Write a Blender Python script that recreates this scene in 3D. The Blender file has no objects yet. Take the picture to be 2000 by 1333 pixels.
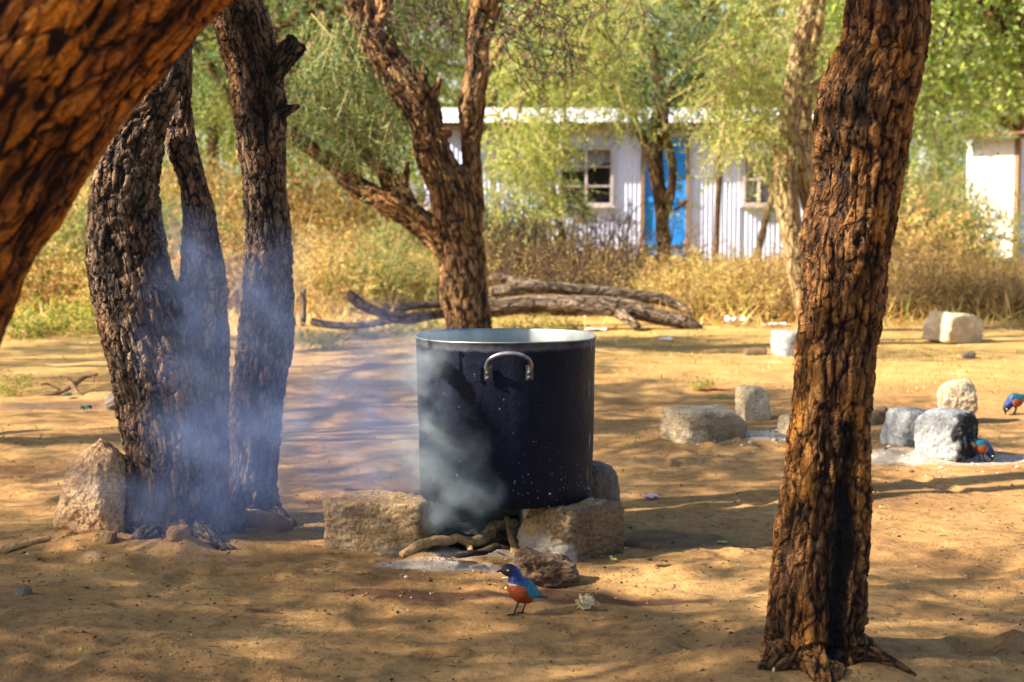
import bpy, bmesh, math, random
import numpy as np
from mathutils import Vector, Matrix, Quaternion

# ------------------------------------------------------------------ camera, world, sun, exposure
scene = bpy.context.scene
C = scene.collection
F, HC, YH = 3200.0, 1.05, 390.0             # focal length in photo pixels, eye height, horizon row
PITCH = math.atan((666.5 - YH) / F)
cd = bpy.data.cameras.new('camera'); cam = bpy.data.objects.new('camera', cd); C.objects.link(cam)
cam.location = (0, 0, HC); cam.rotation_euler = (math.pi / 2 - PITCH, 0, 0)
cd.sensor_width = 36.0; cd.lens = F / 2000 * 36.0; cd.clip_start = 0.05; cd.clip_end = 2000
cd.dof.use_dof = True; cd.dof.focus_distance = 4.4; cd.dof.aperture_fstop = 5.2
scene.camera = cam

SUN_EL, SUN_AZ = math.radians(35), math.radians(16)      # sun stands to the left, a little on the camera's side
sdir = Vector((-math.cos(SUN_EL) * math.cos(SUN_AZ), -math.cos(SUN_EL) * math.sin(SUN_AZ), math.sin(SUN_EL)))
world = bpy.data.worlds.new('World'); scene.world = world; world.use_nodes = True
wn = world.node_tree.nodes; bg = wn['Background']
sky = wn.new('ShaderNodeTexSky'); sky.sky_type = 'NISHITA'; sky.sun_disc = False
sky.sun_elevation = SUN_EL; sky.sun_rotation = math.atan2(sdir.x, sdir.y); sky.dust_density = 1.5
world.node_tree.links.new(sky.outputs[0], bg.inputs[0]); bg.inputs[1].default_value = 0.08
sl = bpy.data.lights.new('sun', 'SUN'); sl.energy = 5.0; sl.angle = math.radians(0.55); sl.color = (1.0, 0.89, 0.72)
so = bpy.data.objects.new('sun', sl); C.objects.link(so)
so.rotation_euler = (-sdir).to_track_quat('-Z', 'Y').to_euler(); so.location = sdir * 30
vs = scene.view_settings; vs.view_transform = 'Standard'; vs.look = 'None'; vs.exposure = 1.92; vs.gamma = 1.0
scene.cycles.use_denoising = True; scene.cycles.adaptive_threshold = 0.03
scene.cycles.max_bounces = 5; scene.cycles.diffuse_bounces = 3; scene.cycles.glossy_bounces = 2
scene.cycles.transmission_bounces = 4; scene.cycles.volume_bounces = 0; scene.cycles.transparent_max_bounces = 8
scene.cycles.volume_step_rate = 7.0; scene.cycles.volume_max_steps = 256
scene.cycles.caustics_reflective = False; scene.cycles.caustics_refractive = False

FWD = np.array([0, math.cos(PITCH), -math.sin(PITCH)]); UPV = np.array([0, math.sin(PITCH), math.cos(PITCH)])
def ray(px, py): return FWD + np.array([(px - 1000) / F, 0, 0]) + UPV * ((666.5 - py) / F)
def at(px, py, Y):                            # point of the place seen at that photo position, Y metres away
    r = ray(px, py); return np.array([0, 0, HC]) + r * (Y / r[1])
def gp(px, py):                               # ground point seen there
    r = ray(px, py); return np.array([0, 0, HC]) + r * (-HC / r[2])
def mpp(Y): return Y / F                      # metres per photo pixel at that distance

# ------------------------------------------------------------------ numpy noise
def _h(ix, iy, iz, s):
    n = (ix.astype(np.int64) * 374761393 + iy.astype(np.int64) * 668265263 + iz.astype(np.int64) * 2147483647 + s * 1274126177) & 0xFFFFFFFF
    n = ((n ^ (n >> 13)) * 1274126177) & 0xFFFFFFFF
    n = ((n ^ (n >> 15)) * 2246822519) & 0xFFFFFFFF
    return ((n ^ (n >> 16)) & 0xFFFFFF) / float(0xFFFFFF)
def vnoise(p, s=0):
    i = np.floor(p).astype(np.int64); f = p - i; u = f * f * f * (f * (f * 6 - 15) + 10)
    r = 0
    for a in (0, 1):
        for b in (0, 1):
            for c in (0, 1):
                w = (u[:, 0] if a else 1 - u[:, 0]) * (u[:, 1] if b else 1 - u[:, 1]) * (u[:, 2] if c else 1 - u[:, 2])
                r = r + w * _h(i[:, 0] + a, i[:, 1] + b, i[:, 2] + c, s)
    return r * 2 - 1
def fbm(p, o=4, s=0, g=0.5):
    r = 0; a = 1.0; t = 0
    for k in range(o):
        r = r + a * vnoise(p * (2.03 ** k) + 17.3 * k, s + k); t += a; a *= g
    return r / t
def worley(p, s=0, ids=False):
    i = np.floor(p).astype(np.int64); cid = np.zeros(len(p))
    f1 = np.full(len(p), 9.0); f2 = np.full(len(p), 9.0)
    for a in (-1, 0, 1):
        for b in (-1, 0, 1):
            for c in (-1, 0, 1):
                x, y, z = i[:, 0] + a, i[:, 1] + b, i[:, 2] + c
                d = np.sqrt((x + _h(x, y, z, s) - p[:, 0]) ** 2 + (y + _h(x, y, z, s + 1) - p[:, 1]) ** 2 + (z + _h(x, y, z, s + 2) - p[:, 2]) ** 2)
                if ids: cid = np.where(d < f1, _h(x, y, z, s + 5), cid)
                f2 = np.minimum(f2, np.maximum(f1, d)); f1 = np.minimum(f1, d)
    return (f1, f2, cid) if ids else (f1, f2)
def sst(a, b, x):
    t = np.clip((x - a) / (b - a), 0, 1); return t * t * (3 - 2 * t)
def unit(v): return v / np.maximum(np.linalg.norm(v, axis=-1, keepdims=True), 1e-9)

# ------------------------------------------------------------------ mesh helpers
def new_mesh(name, v, f, mats=(), mi=None, smooth=True, attrs=None):
    v = np.asarray(v, dtype=np.float32)
    me = bpy.data.meshes.new(name)
    if isinstance(f, np.ndarray):
        k = f.shape[1]; n = len(f)
        me.vertices.add(len(v)); me.vertices.foreach_set('co', v.ravel())
        me.loops.add(n * k); me.loops.foreach_set('vertex_index', f.astype(np.int32).ravel())
        me.polygons.add(n); me.polygons.foreach_set('loop_start', np.arange(0, n * k, k, dtype=np.int32))
    else:
        me.from_pydata(v.tolist(), [], f)
    for m in mats: me.materials.append(m)
    if mi is not None: me.polygons.foreach_set('material_index', np.asarray(mi, dtype=np.int32))
    me.polygons.foreach_set('use_smooth', np.full(len(me.polygons), smooth, dtype=bool))
    for k, a in (attrs or {}).items():
        if np.ndim(a) == 2 and np.shape(a)[1] == 3:
            at_ = me.attributes.new(k, 'FLOAT_VECTOR', 'POINT'); at_.data.foreach_set('vector', np.asarray(a, dtype=np.float32).ravel())
        elif np.ndim(a) == 2:
            at_ = me.attributes.new(k, 'FLOAT_COLOR', 'POINT'); at_.data.foreach_set('color', np.asarray(a, dtype=np.float32).ravel())
        else:
            at_ = me.attributes.new(k, 'FLOAT', 'POINT'); at_.data.foreach_set('value', np.asarray(a, dtype=np.float32))
    me.update(calc_edges=True); me.validate(); return me
def obj(name, me, parent=None, loc=None, rz=0):
    o = bpy.data.objects.new(name, me); C.objects.link(o)
    if parent is not None: o.parent = parent
    if loc is not None: o.location = [float(c) for c in loc]
    if rz: o.rotation_euler = (0, 0, rz)
    return o
def tag(o, label=None, cat=None, group=None, kind=None):
    if label: o['label'] = label
    if cat: o['category'] = cat
    if group: o['group'] = group
    if kind: o['kind'] = kind
    return o
def empty(name, loc=(0, 0, 0), rz=0):
    o = bpy.data.objects.new(name, None); C.objects.link(o); o.location = [float(c) for c in loc]; o.rotation_euler = (0, 0, rz)
    o.empty_display_size = 0.05; return o
def copy_tree(o, parent=None):
    c = o.copy(); C.objects.link(c)
    if parent is not None: c.parent = parent
    for ch in o.children: copy_tree(ch, c)
    return c

class MB:                                     # collects quads and triangles for one mesh
    def __init__(s): s.v = []; s.f = []; s.m = []; s.n = 0
    def add(s, v, f, m=0):
        v = np.asarray(v, dtype=float); s.v.append(v)
        for q in f: s.f.append([int(i) + s.n for i in q]); s.m.append(m)
        s.n += len(v); return s
    def box(s, c, d, rz=0, m=0):
        c = np.asarray(c, float); d = np.asarray(d, float) / 2
        v = np.array([[x, y, z] for z in (-1, 1) for y in (-1, 1) for x in (-1, 1)]) * d
        if rz: v = v @ np.array([[math.cos(rz), math.sin(rz), 0], [-math.sin(rz), math.cos(rz), 0], [0, 0, 1]])
        return s.add(v + c, [(0, 2, 3, 1), (4, 5, 7, 6), (0, 1, 5, 4), (2, 6, 7, 3), (0, 4, 6, 2), (1, 3, 7, 5)], m)
    def tube(s, pts, rad, n=8, m=0, cap=True):
        v, f = tube_geo(pts, rad, n, cap); return s.add(v, f, m)
    def mesh(s, name, mats, smooth=True, attrs=None): return new_mesh(name, np.concatenate(s.v), s.f, mats, s.m, smooth, attrs)

def catmull(pts, step):
    p = np.asarray(pts, float)
    if len(p) < 3:
        n = max(2, int(np.linalg.norm(p[1, :3] - p[0, :3]) / step)); t = np.linspace(0, 1, n)[:, None]; return p[0] * (1 - t) + p[1] * t
    q = np.vstack([2 * p[0] - p[1], p, 2 * p[-1] - p[-2]]); out = []
    for i in range(1, len(q) - 2):
        n = max(2, int(np.linalg.norm(q[i + 1, :3] - q[i, :3]) / step))
        for t in np.linspace(0, 1, n, endpoint=False):
            a, b, c, d = q[i - 1], q[i], q[i + 1], q[i + 2]
            out.append(.5 * (2 * b + (c - a) * t + (2 * a - 5 * b + 4 * c - d) * t * t + (3 * b - a - 3 * c + d) * t ** 3))
    out.append(p[-1]); return np.array(out)
def frames(p):
    t = unit(np.gradient(p, axis=0)); ref = np.array([0, 1, 0.]) if abs(t[0, 1]) < .9 else np.array([1., 0, 0])
    e1 = np.zeros_like(p); u = unit(np.cross(t[0], ref))
    for i in range(len(p)):
        u = u - t[i] * np.dot(u, t[i]); u = u / np.linalg.norm(u); e1[i] = u
    return t, e1, np.cross(t, e1)
def tube_geo(pts, rad, n=8, cap=True, lobes=None):
    p = np.asarray(pts, float)[:, :3]; r = np.broadcast_to(np.asarray(rad, float), (len(p),))
    t, e1, e2 = frames(p); a = np.linspace(0, 2 * math.pi, n, endpoint=False)
    rr = r[:, None] * np.ones((len(p), n))
    if lobes is not None: rr = rr * lobes(np.linspace(0, 1, len(p))[:, None] * np.ones((1, n)), a[None] * np.ones((len(p), 1)), p)
    v = p[:, None] + rr[..., None] * (np.cos(a)[None, :, None] * e1[:, None] + np.sin(a)[None, :, None] * e2[:, None])
    v = v.reshape(-1, 3); f = []
    for i in range(len(p) - 1):
        for j in range(n):
            k = (j + 1) % n; f.append((i * n + j, i * n + k, (i + 1) * n + k, (i + 1) * n + j))
    if cap:
        m = len(v); v = np.vstack([v, p[0], p[-1]]); L = (len(p) - 1) * n
        for j in range(n):
            k = (j + 1) % n; f.append((m, k, j)); f.append((m + 1, L + j, L + k))
    return v, f

# ------------------------------------------------------------------ materials (all procedural)
def mat(name):
    m = bpy.data.materials.new(name); m.use_nodes = True; nt = m.node_tree
    return m, nt, nt.nodes['Principled BSDF'], lambda t, **k: _nd(nt, t, k)
def _nd(nt, t, k):
    n = nt.nodes.new(t)
    for a, b in k.items(): setattr(n, a, b)
    return n
def ramp(nt, stops, interp='LINEAR'):
    r = nt.nodes.new('ShaderNodeValToRGB'); e = r.color_ramp.elements; r.color_ramp.interpolation = interp
    while len(e) < len(stops): e.new(0.5)
    for el, (p, c) in zip(e, stops): el.position = p; el.color = (*c, 1)
    return r
def noise_n(nt, scale, detail=6, rough=.6, stretch=(1, 1, 1), dist=0, coord='Object'):
    tc = nt.nodes.new('ShaderNodeTexCoord'); mp = nt.nodes.new('ShaderNodeMapping'); mp.inputs['Scale'].default_value = stretch
    nt.links.new(tc.outputs[coord], mp.inputs[0])
    n = nt.nodes.new('ShaderNodeTexNoise'); n.inputs['Scale'].default_value = scale; n.inputs['Detail'].default_value = detail
    n.inputs['Roughness'].default_value = rough; n.inputs['Distortion'].default_value = dist
    nt.links.new(mp.outputs[0], n.inputs['Vector']); return n
def mixc(nt, fac, a, b, mode='MIX'):
    m = nt.nodes.new('ShaderNodeMix'); m.data_type = 'RGBA'; m.blend_type = mode
    for i, x in ((0, fac), (6, a), (7, b)):
        if hasattr(x, 'node'): nt.links.new(x, m.inputs[i])
        elif i == 0: m.inputs[0].default_value = x
        else: m.inputs[i].default_value = (*x, 1)
    return m.outputs[2]
def mth(nt, op, a, b=None, c=None, clamp=False):
    m = nt.nodes.new('ShaderNodeMath'); m.operation = op; m.use_clamp = clamp
    for i, x in enumerate((a, b, c)):
        if x is None: continue
        if hasattr(x, 'node'): nt.links.new(x, m.inputs[i])
        else: m.inputs[i].default_value = x
    return m.outputs[0]
def attr(nt, name):
    a = nt.nodes.new('ShaderNodeAttribute'); a.attribute_name = name; return a
def bump(nt, bs, hgt, strength, dist=.01):
    b = nt.nodes.new('ShaderNodeBump'); b.inputs['Strength'].default_value = strength; b.inputs['Distance'].default_value = dist
    nt.links.new(hgt, b.inputs['Height']); nt.links.new(b.outputs[0], bs.inputs['Normal'])
def nmat(name, stops, scale=5, detail=7, stretch=(1, 1, 1), rough=.9, bmp=.4, bscale=40, bdist=.006, spec=.25, metallic=0, coord='Object', dist=0, speck=0):
    m, nt, bs, N = mat(name)
    n = noise_n(nt, scale, detail, .62, stretch, dist, coord); r = ramp(nt, stops)
    nt.links.new(n.outputs[0], r.inputs[0]); cc_ = r.outputs[0]
    if speck:
        n9 = noise_n(nt, speck, 3, .7, (1, 1, 1), 0, coord); r9 = ramp(nt, [(.3, (.45, .43, .42)), (.5, (1, 1, 1)), (.7, (1.45, 1.42, 1.38))]); nt.links.new(n9.outputs[0], r9.inputs[0]); cc_ = mixc(nt, 1, cc_, r9.outputs[0], 'MULTIPLY')
    nt.links.new(cc_, bs.inputs['Base Color'])
    bs.inputs['Roughness'].default_value = rough; bs.inputs['Specular IOR Level'].default_value = spec; bs.inputs['Metallic'].default_value = metallic
    if bmp:
        n2 = noise_n(nt, bscale, 4, .65, stretch, 0, coord); bump(nt, bs, n2.outputs[0], bmp, bdist)
    return m
def leaf_mat(name, stops, trans=.4, tcol=None, rough=.55, spec=.3):
    m, nt, bs, N = mat(name)
    g = N('ShaderNodeNewGeometry'); r = ramp(nt, stops); nt.links.new(g.outputs['Random Per Island'], r.inputs[0])
    bs.inputs['Roughness'].default_value = rough; bs.inputs['Specular IOR Level'].default_value = spec
    nt.links.new(r.outputs[0], bs.inputs['Base Color'])
    t = N('ShaderNodeBsdfTranslucent'); mx = N('ShaderNodeMixShader'); mx.inputs[0].default_value = trans
    tc = mixc(nt, 1.0, r.outputs[0], tcol or (1.25, 1.2, .6), 'MULTIPLY'); nt.links.new(tc, t.inputs[0])
    nt.links.new(bs.outputs[0], mx.inputs[1]); nt.links.new(t.outputs[0], mx.inputs[2])
    nt.links.new(mx.outputs[0], nt.nodes['Material Output'].inputs[0]); return m
def bark_mat(name, deep, mid, tip, patch, patch_amt=.5, scale=1.0, dry=.9, crack=1.0):
    m, nt, bs, N = mat(name); L = nt.links.new
    h = attr(nt, 'h').outputs['Fac']; ch = attr(nt, 'char').outputs['Fac']; bk = attr(nt, 'bk').outputs['Vector']
    def nz(sc, det, rough, st):
        mp = N('ShaderNodeMapping'); mp.inputs['Scale'].default_value = st; L(bk, mp.inputs[0]); n = N('ShaderNodeTexNoise'); n.inputs['Scale'].default_value = sc; n.inputs['Detail'].default_value = det; n.inputs['Roughness'].default_value = rough; L(mp.outputs[0], n.inputs['Vector']); return n
    n1 = nz(30 * scale, 4, .72, (1, 1, .3)); n2 = nz(3.2 * scale, 3, .6, (1, 1, .5)); n3 = nz(10 * scale, 3, .6, (1, 1, .4)); wn_ = nz(24 * scale, 2, .6, (1, 1, .5))
    ad = N('ShaderNodeVectorMath'); ad.operation = 'MULTIPLY_ADD'; L(wn_.outputs[1], ad.inputs[0]); ad.inputs[1].default_value = (.035 / scale, .035 / scale, .06 / scale); L(bk, ad.inputs[2])
    cr = []
    for sc, st in ((48 * scale, (1, 1, .30)), (115 * scale, (1, 1, .45))):
        mp = N('ShaderNodeMapping'); mp.inputs['Scale'].default_value = st; L(ad.outputs[0], mp.inputs[0]); vo = N('ShaderNodeTexVoronoi'); vo.feature = 'DISTANCE_TO_EDGE'; vo.inputs['Scale'].default_value = sc; L(mp.outputs[0], vo.inputs['Vector'])
        r_ = N('ShaderNodeMapRange'); r_.interpolation_type = 'SMOOTHSTEP'; r_.inputs[2].default_value = .14; L(vo.outputs['Distance'], r_.inputs[0]); cr.append(r_.outputs[0])
    hh = mth(nt, 'ADD', h, mth(nt, 'MULTIPLY_ADD', n1.outputs[0], 1.1, -.55)); hh = mth(nt, 'ADD', hh, mth(nt, 'MULTIPLY_ADD', cr[0], .50, -.38), clamp=True)
    r = ramp(nt, [(0, deep), (.5, mid), (1, tip)]); L(hh, r.inputs[0])
    pm = ramp(nt, [(.5, (0, 0, 0)), (.64, (1, 1, 1))]); L(mth(nt, 'ADD', mth(nt, 'MULTIPLY', n2.outputs[0], .5), mth(nt, 'MULTIPLY', n3.outputs[0], .55)), pm.inputs[0])
    c = mixc(nt, mth(nt, 'MULTIPLY', pm.outputs[0], mth(nt, 'MULTIPLY', hh, patch_amt * 1.3, clamp=True)), r.outputs[0], patch)
    c = mixc(nt, ch, c, (.008, .007, .007)); L(c, bs.inputs['Base Color'])
    bs.inputs['Roughness'].default_value = dry; bs.inputs['Specular IOR Level'].default_value = .2
    b1 = nz(75 * scale, 4, .78, (1, 1, .3)); hb = mth(nt, 'ADD', mth(nt, 'MULTIPLY', cr[0], .55 * crack), mth(nt, 'ADD', mth(nt, 'MULTIPLY', cr[1], .22 * crack), b1.outputs[0]))
    bump(nt, bs, hb, 1.0, .017 / scale); return m
# ------------------------------------------------------------------ ground
FIRE = gp(930, 1070); HEARTH2 = gp(1500, 862); HEARTH3 = gp(1790, 905); TB = gp(345, 1062); RT = gp(1590, 1308)
MOUNDS = [(TB[0], TB[1], .34, .035), (TB[0] + .05, TB[1] - .22, .16, .02), (TB[0] - .28, TB[1] - .2, .1, .022), (RT[0], RT[1], .24, .04), (FIRE[0], FIRE[1], .28, .004),
          (gp(345, 1100)[0], gp(345, 1100)[1], .055, .045), (gp(200, 1078)[0], gp(200, 1078)[1], .08, .022), (gp(640, 1150)[0], gp(640, 1150)[1], .16, .02),
          (gp(1000, 690)[0], gp(1000, 690)[1], .7, .06), (gp(1490, 858)[0], gp(1490, 858)[1], .12, .03), (gp(1750, 893)[0], gp(1750, 893)[1], .2, .035),
          (gp(835, 1100)[0], gp(835, 1100)[1], .06, .02), (gp(1010, 1105)[0], gp(1010, 1105)[1], .2, .001)]
_fr = np.random.default_rng(77)
FEET = [(_fr.uniform(-1.7, 1.7), 3.5 * 2.1 ** _fr.random(), _fr.uniform(0, 3.14), _fr.uniform(.006, .013)) for _ in range(90)]     # trodden prints
def gz(x, y):
    x = np.atleast_1d(np.asarray(x, float)); y = np.atleast_1d(np.asarray(y, float)); p = np.stack([x, y, np.zeros_like(x)], 1)
    near = np.exp(-((y - 5) / 9.0) ** 2)
    z = .028 * fbm(p * .55, 3, 5) * (.4 + near) + (.022 * fbm(p * 2.3, 3, 9) + .012 * fbm(p * np.array([6., 10, 1]), 4, 13)) * near
    z = z * (1 - .85 * np.exp(-((x - FIRE[0]) ** 2 + (y - FIRE[1]) ** 2) / .5)) * (1 - .6 * np.exp(-((x - HEARTH3[0] + .3) ** 2 + (y - HEARTH3[1]) ** 2) / 1.2))
    for fx, fy, fa, fd in FEET:
        u_ = ((x - fx) * math.cos(fa) + (y - fy) * math.sin(fa)) / .13; w_ = ((y - fy) * math.cos(fa) - (x - fx) * math.sin(fa)) / .05; r_ = u_ * u_ + w_ * w_; z = z - fd * np.exp(-r_ * r_) + fd * .5 * np.exp(-((np.sqrt(r_) - 1.35) / .3) ** 2)
    for mx, my, s, h in MOUNDS: z = z + h * np.exp(-((x - mx) ** 2 + (y - my) ** 2) / (2 * s * s))
    return z
def gz1(x, y): return float(gz(x, y)[0])
def gset(px, py): p = gp(px, py); p[2] = gz1(p[0], p[1]); return p

def axis(fine0, fine1, step, grow, lim):
    a = list(np.arange(fine0, fine1, step)); s = step
    hi = [a[-1]]
    while hi[-1] < lim[1]: s *= grow; hi.append(hi[-1] + s)
    s = step; lo = [a[0]]
    while lo[-1] > lim[0]: s *= grow; lo.append(lo[-1] - s)
    return np.array(lo[:0:-1] + a + hi[1:])
gx = axis(-1.9, 1.9, .018, 1.06, (-260, 260)); gy = axis(3.3, 6.3, .018, 1.022, (-40, 420))
GX, GY = np.meshgrid(gx, gy); vx, vy = GX.ravel(), GY.ravel()
vz = gz(vx, vy); nx, ny = len(gx), len(gy)
idx = np.arange(nx * ny).reshape(ny, nx)
gf = np.stack([idx[:-1, :-1].ravel(), idx[:-1, 1:].ravel(), idx[1:, 1:].ravel(), idx[1:, :-1].ravel()], 1)
P3 = np.stack([vx, vy, np.zeros_like(vx)], 1)
def blob(c, sx, sy): return np.exp(-(((vx - c[0]) / sx) ** 2 + ((vy - c[1]) / sy) ** 2))
warp = fbm(P3 * 4, 4, 31)
ash = np.maximum.reduce([blob(FIRE, .36, .26) * 1.1, blob(gp(880, 1112), .28, .07) * 1.1, blob(gp(1050, 1112), .2, .05), 
                         blob(HEARTH2, .26, .13), blob(HEARTH3, .5, .16) * 1.15, blob(gp(1960, 897), .5, .1), blob(gp(260, 1110), .26, .05) * .55]) 
ash = sst(.35, .75, ash + .35 * warp)
wet_shade = np.maximum.reduce([blob(gp(1230, 1168), .24, .035) * 1.0, blob(gp(1120, 1160), .2, .05) * .9, blob(gp(900, 1160), .27, .05) * .95, blob(gp(740, 1165), .14, .05) * .6, blob(gp(515, 1195), .06, .02) * .8])  # damp stain before the pot, part of it shadow painted into the soil
wet_shade = sst(.34, .52, wet_shade + .45 * fbm(P3 * np.array([7, 13, 1]), 4, 37))
char = sst(.4, .8, np.maximum.reduce([blob(gp(1330, 1055), .26, .20) * 1.1, blob(FIRE, .25, .14), blob(gp(620, 1040), .1, .1) * .8, blob(gp(120, 800), .5, .5) * .8]) + .3 * warp)  # charred earth, plus the pot's cast shadow painted to its right
straw = sst(7.5, 12, vy + 2.0 * fbm(P3 * .7, 3, 41))
gm, nt, bs, N = mat('sandy_earth')
n1 = noise_n(nt, 1.3, 4, .65, (1, 1, 1)); n2 = noise_n(nt, 22, 4, .74); n3 = noise_n(nt, 160, 2, .7); n4 = noise_n(nt, 5, 4, .6, (1, 1.6, 1))
r1 = ramp(nt, [(.3, (.172, .088, .035)), (.5, (.295, .164, .060)), (.72, (.42, .252, .100))]); nt.links.new(n1.outputs[0], r1.inputs[0])
r2 = ramp(nt, [(.25, (.45, .43, .42)), (.5, (1, 1, 1)), (.78, (1.35, 1.32, 1.26))]); nt.links.new(n2.outputs[0], r2.inputs[0])
r3 = ramp(nt, [(.28, (.6, .58, .56)), (.45, (1, 1, 1)), (.66, (1.0, 1.0, 1.0)), (.75, (1.5, 1.5, 1.45))]); nt.links.new(n3.outputs[0], r3.inputs[0])
c = mixc(nt, 1, r1.outputs[0], r2.outputs[0], 'MULTIPLY'); c = mixc(nt, 1, c, r3.outputs[0], 'MULTIPLY')
rs = ramp(nt, [(.35, (.30, .18, .055)), (.6, (.46, .30, .095)), (.75, (.62, .50, .26))]); nt.links.new(n4.outputs[0], rs.inputs[0])
c = mixc(nt, mth(nt, 'MULTIPLY', attr(nt, 'straw').outputs['Fac'], .7), c, rs.outputs[0])
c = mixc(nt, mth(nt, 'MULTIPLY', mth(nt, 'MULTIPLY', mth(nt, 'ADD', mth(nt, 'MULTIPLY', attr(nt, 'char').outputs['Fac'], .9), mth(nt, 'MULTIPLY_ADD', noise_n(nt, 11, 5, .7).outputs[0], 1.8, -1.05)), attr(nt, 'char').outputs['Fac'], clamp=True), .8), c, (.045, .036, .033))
ra = ramp(nt, [(.3, (.27, .23, .19)), (.6, (.42, .38, .33)), (.75, (.58, .55, .50))]); nt.links.new(n2.outputs[0], ra.inputs[0])
n7 = noise_n(nt, 14, 5, .72); af = mth(nt, 'MULTIPLY', mth(nt, 'ADD', mth(nt, 'MULTIPLY', attr(nt, 'ash').outputs['Fac'], .95), mth(nt, 'MULTIPLY_ADD', n7.outputs[0], 2.2, -1.2)), 1.4, clamp=True)
c = mixc(nt, mth(nt, 'MULTIPLY', mth(nt, 'MULTIPLY', af, attr(nt, 'ash').outputs['Fac']), .75), c, ra.outputs[0])
c = mixc(nt, mth(nt, 'MULTIPLY', attr(nt, 'wet_shade').outputs['Fac'], .85), c, (.045, .020, .013))
nt.links.new(c, bs.inputs['Base Color']); bs.inputs['Roughness'].default_value = .95; bs.inputs['Specular IOR Level'].default_value = .15
hb = mth(nt, 'ADD', mth(nt, 'MULTIPLY', n2.outputs[0], 1.0), mth(nt, 'MULTIPLY', n3.outputs[0], .35)); bump(nt, bs, hb, .8, .011)
ground = obj('ground', new_mesh('ground', np.stack([vx, vy, vz], 1), gf, [gm], attrs={'ash': ash, 'wet_shade': wet_shade, 'char': char, 'straw': straw}))
tag(ground, 'bare sandy brown earth of the clearing', None, None, 'structure')

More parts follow.
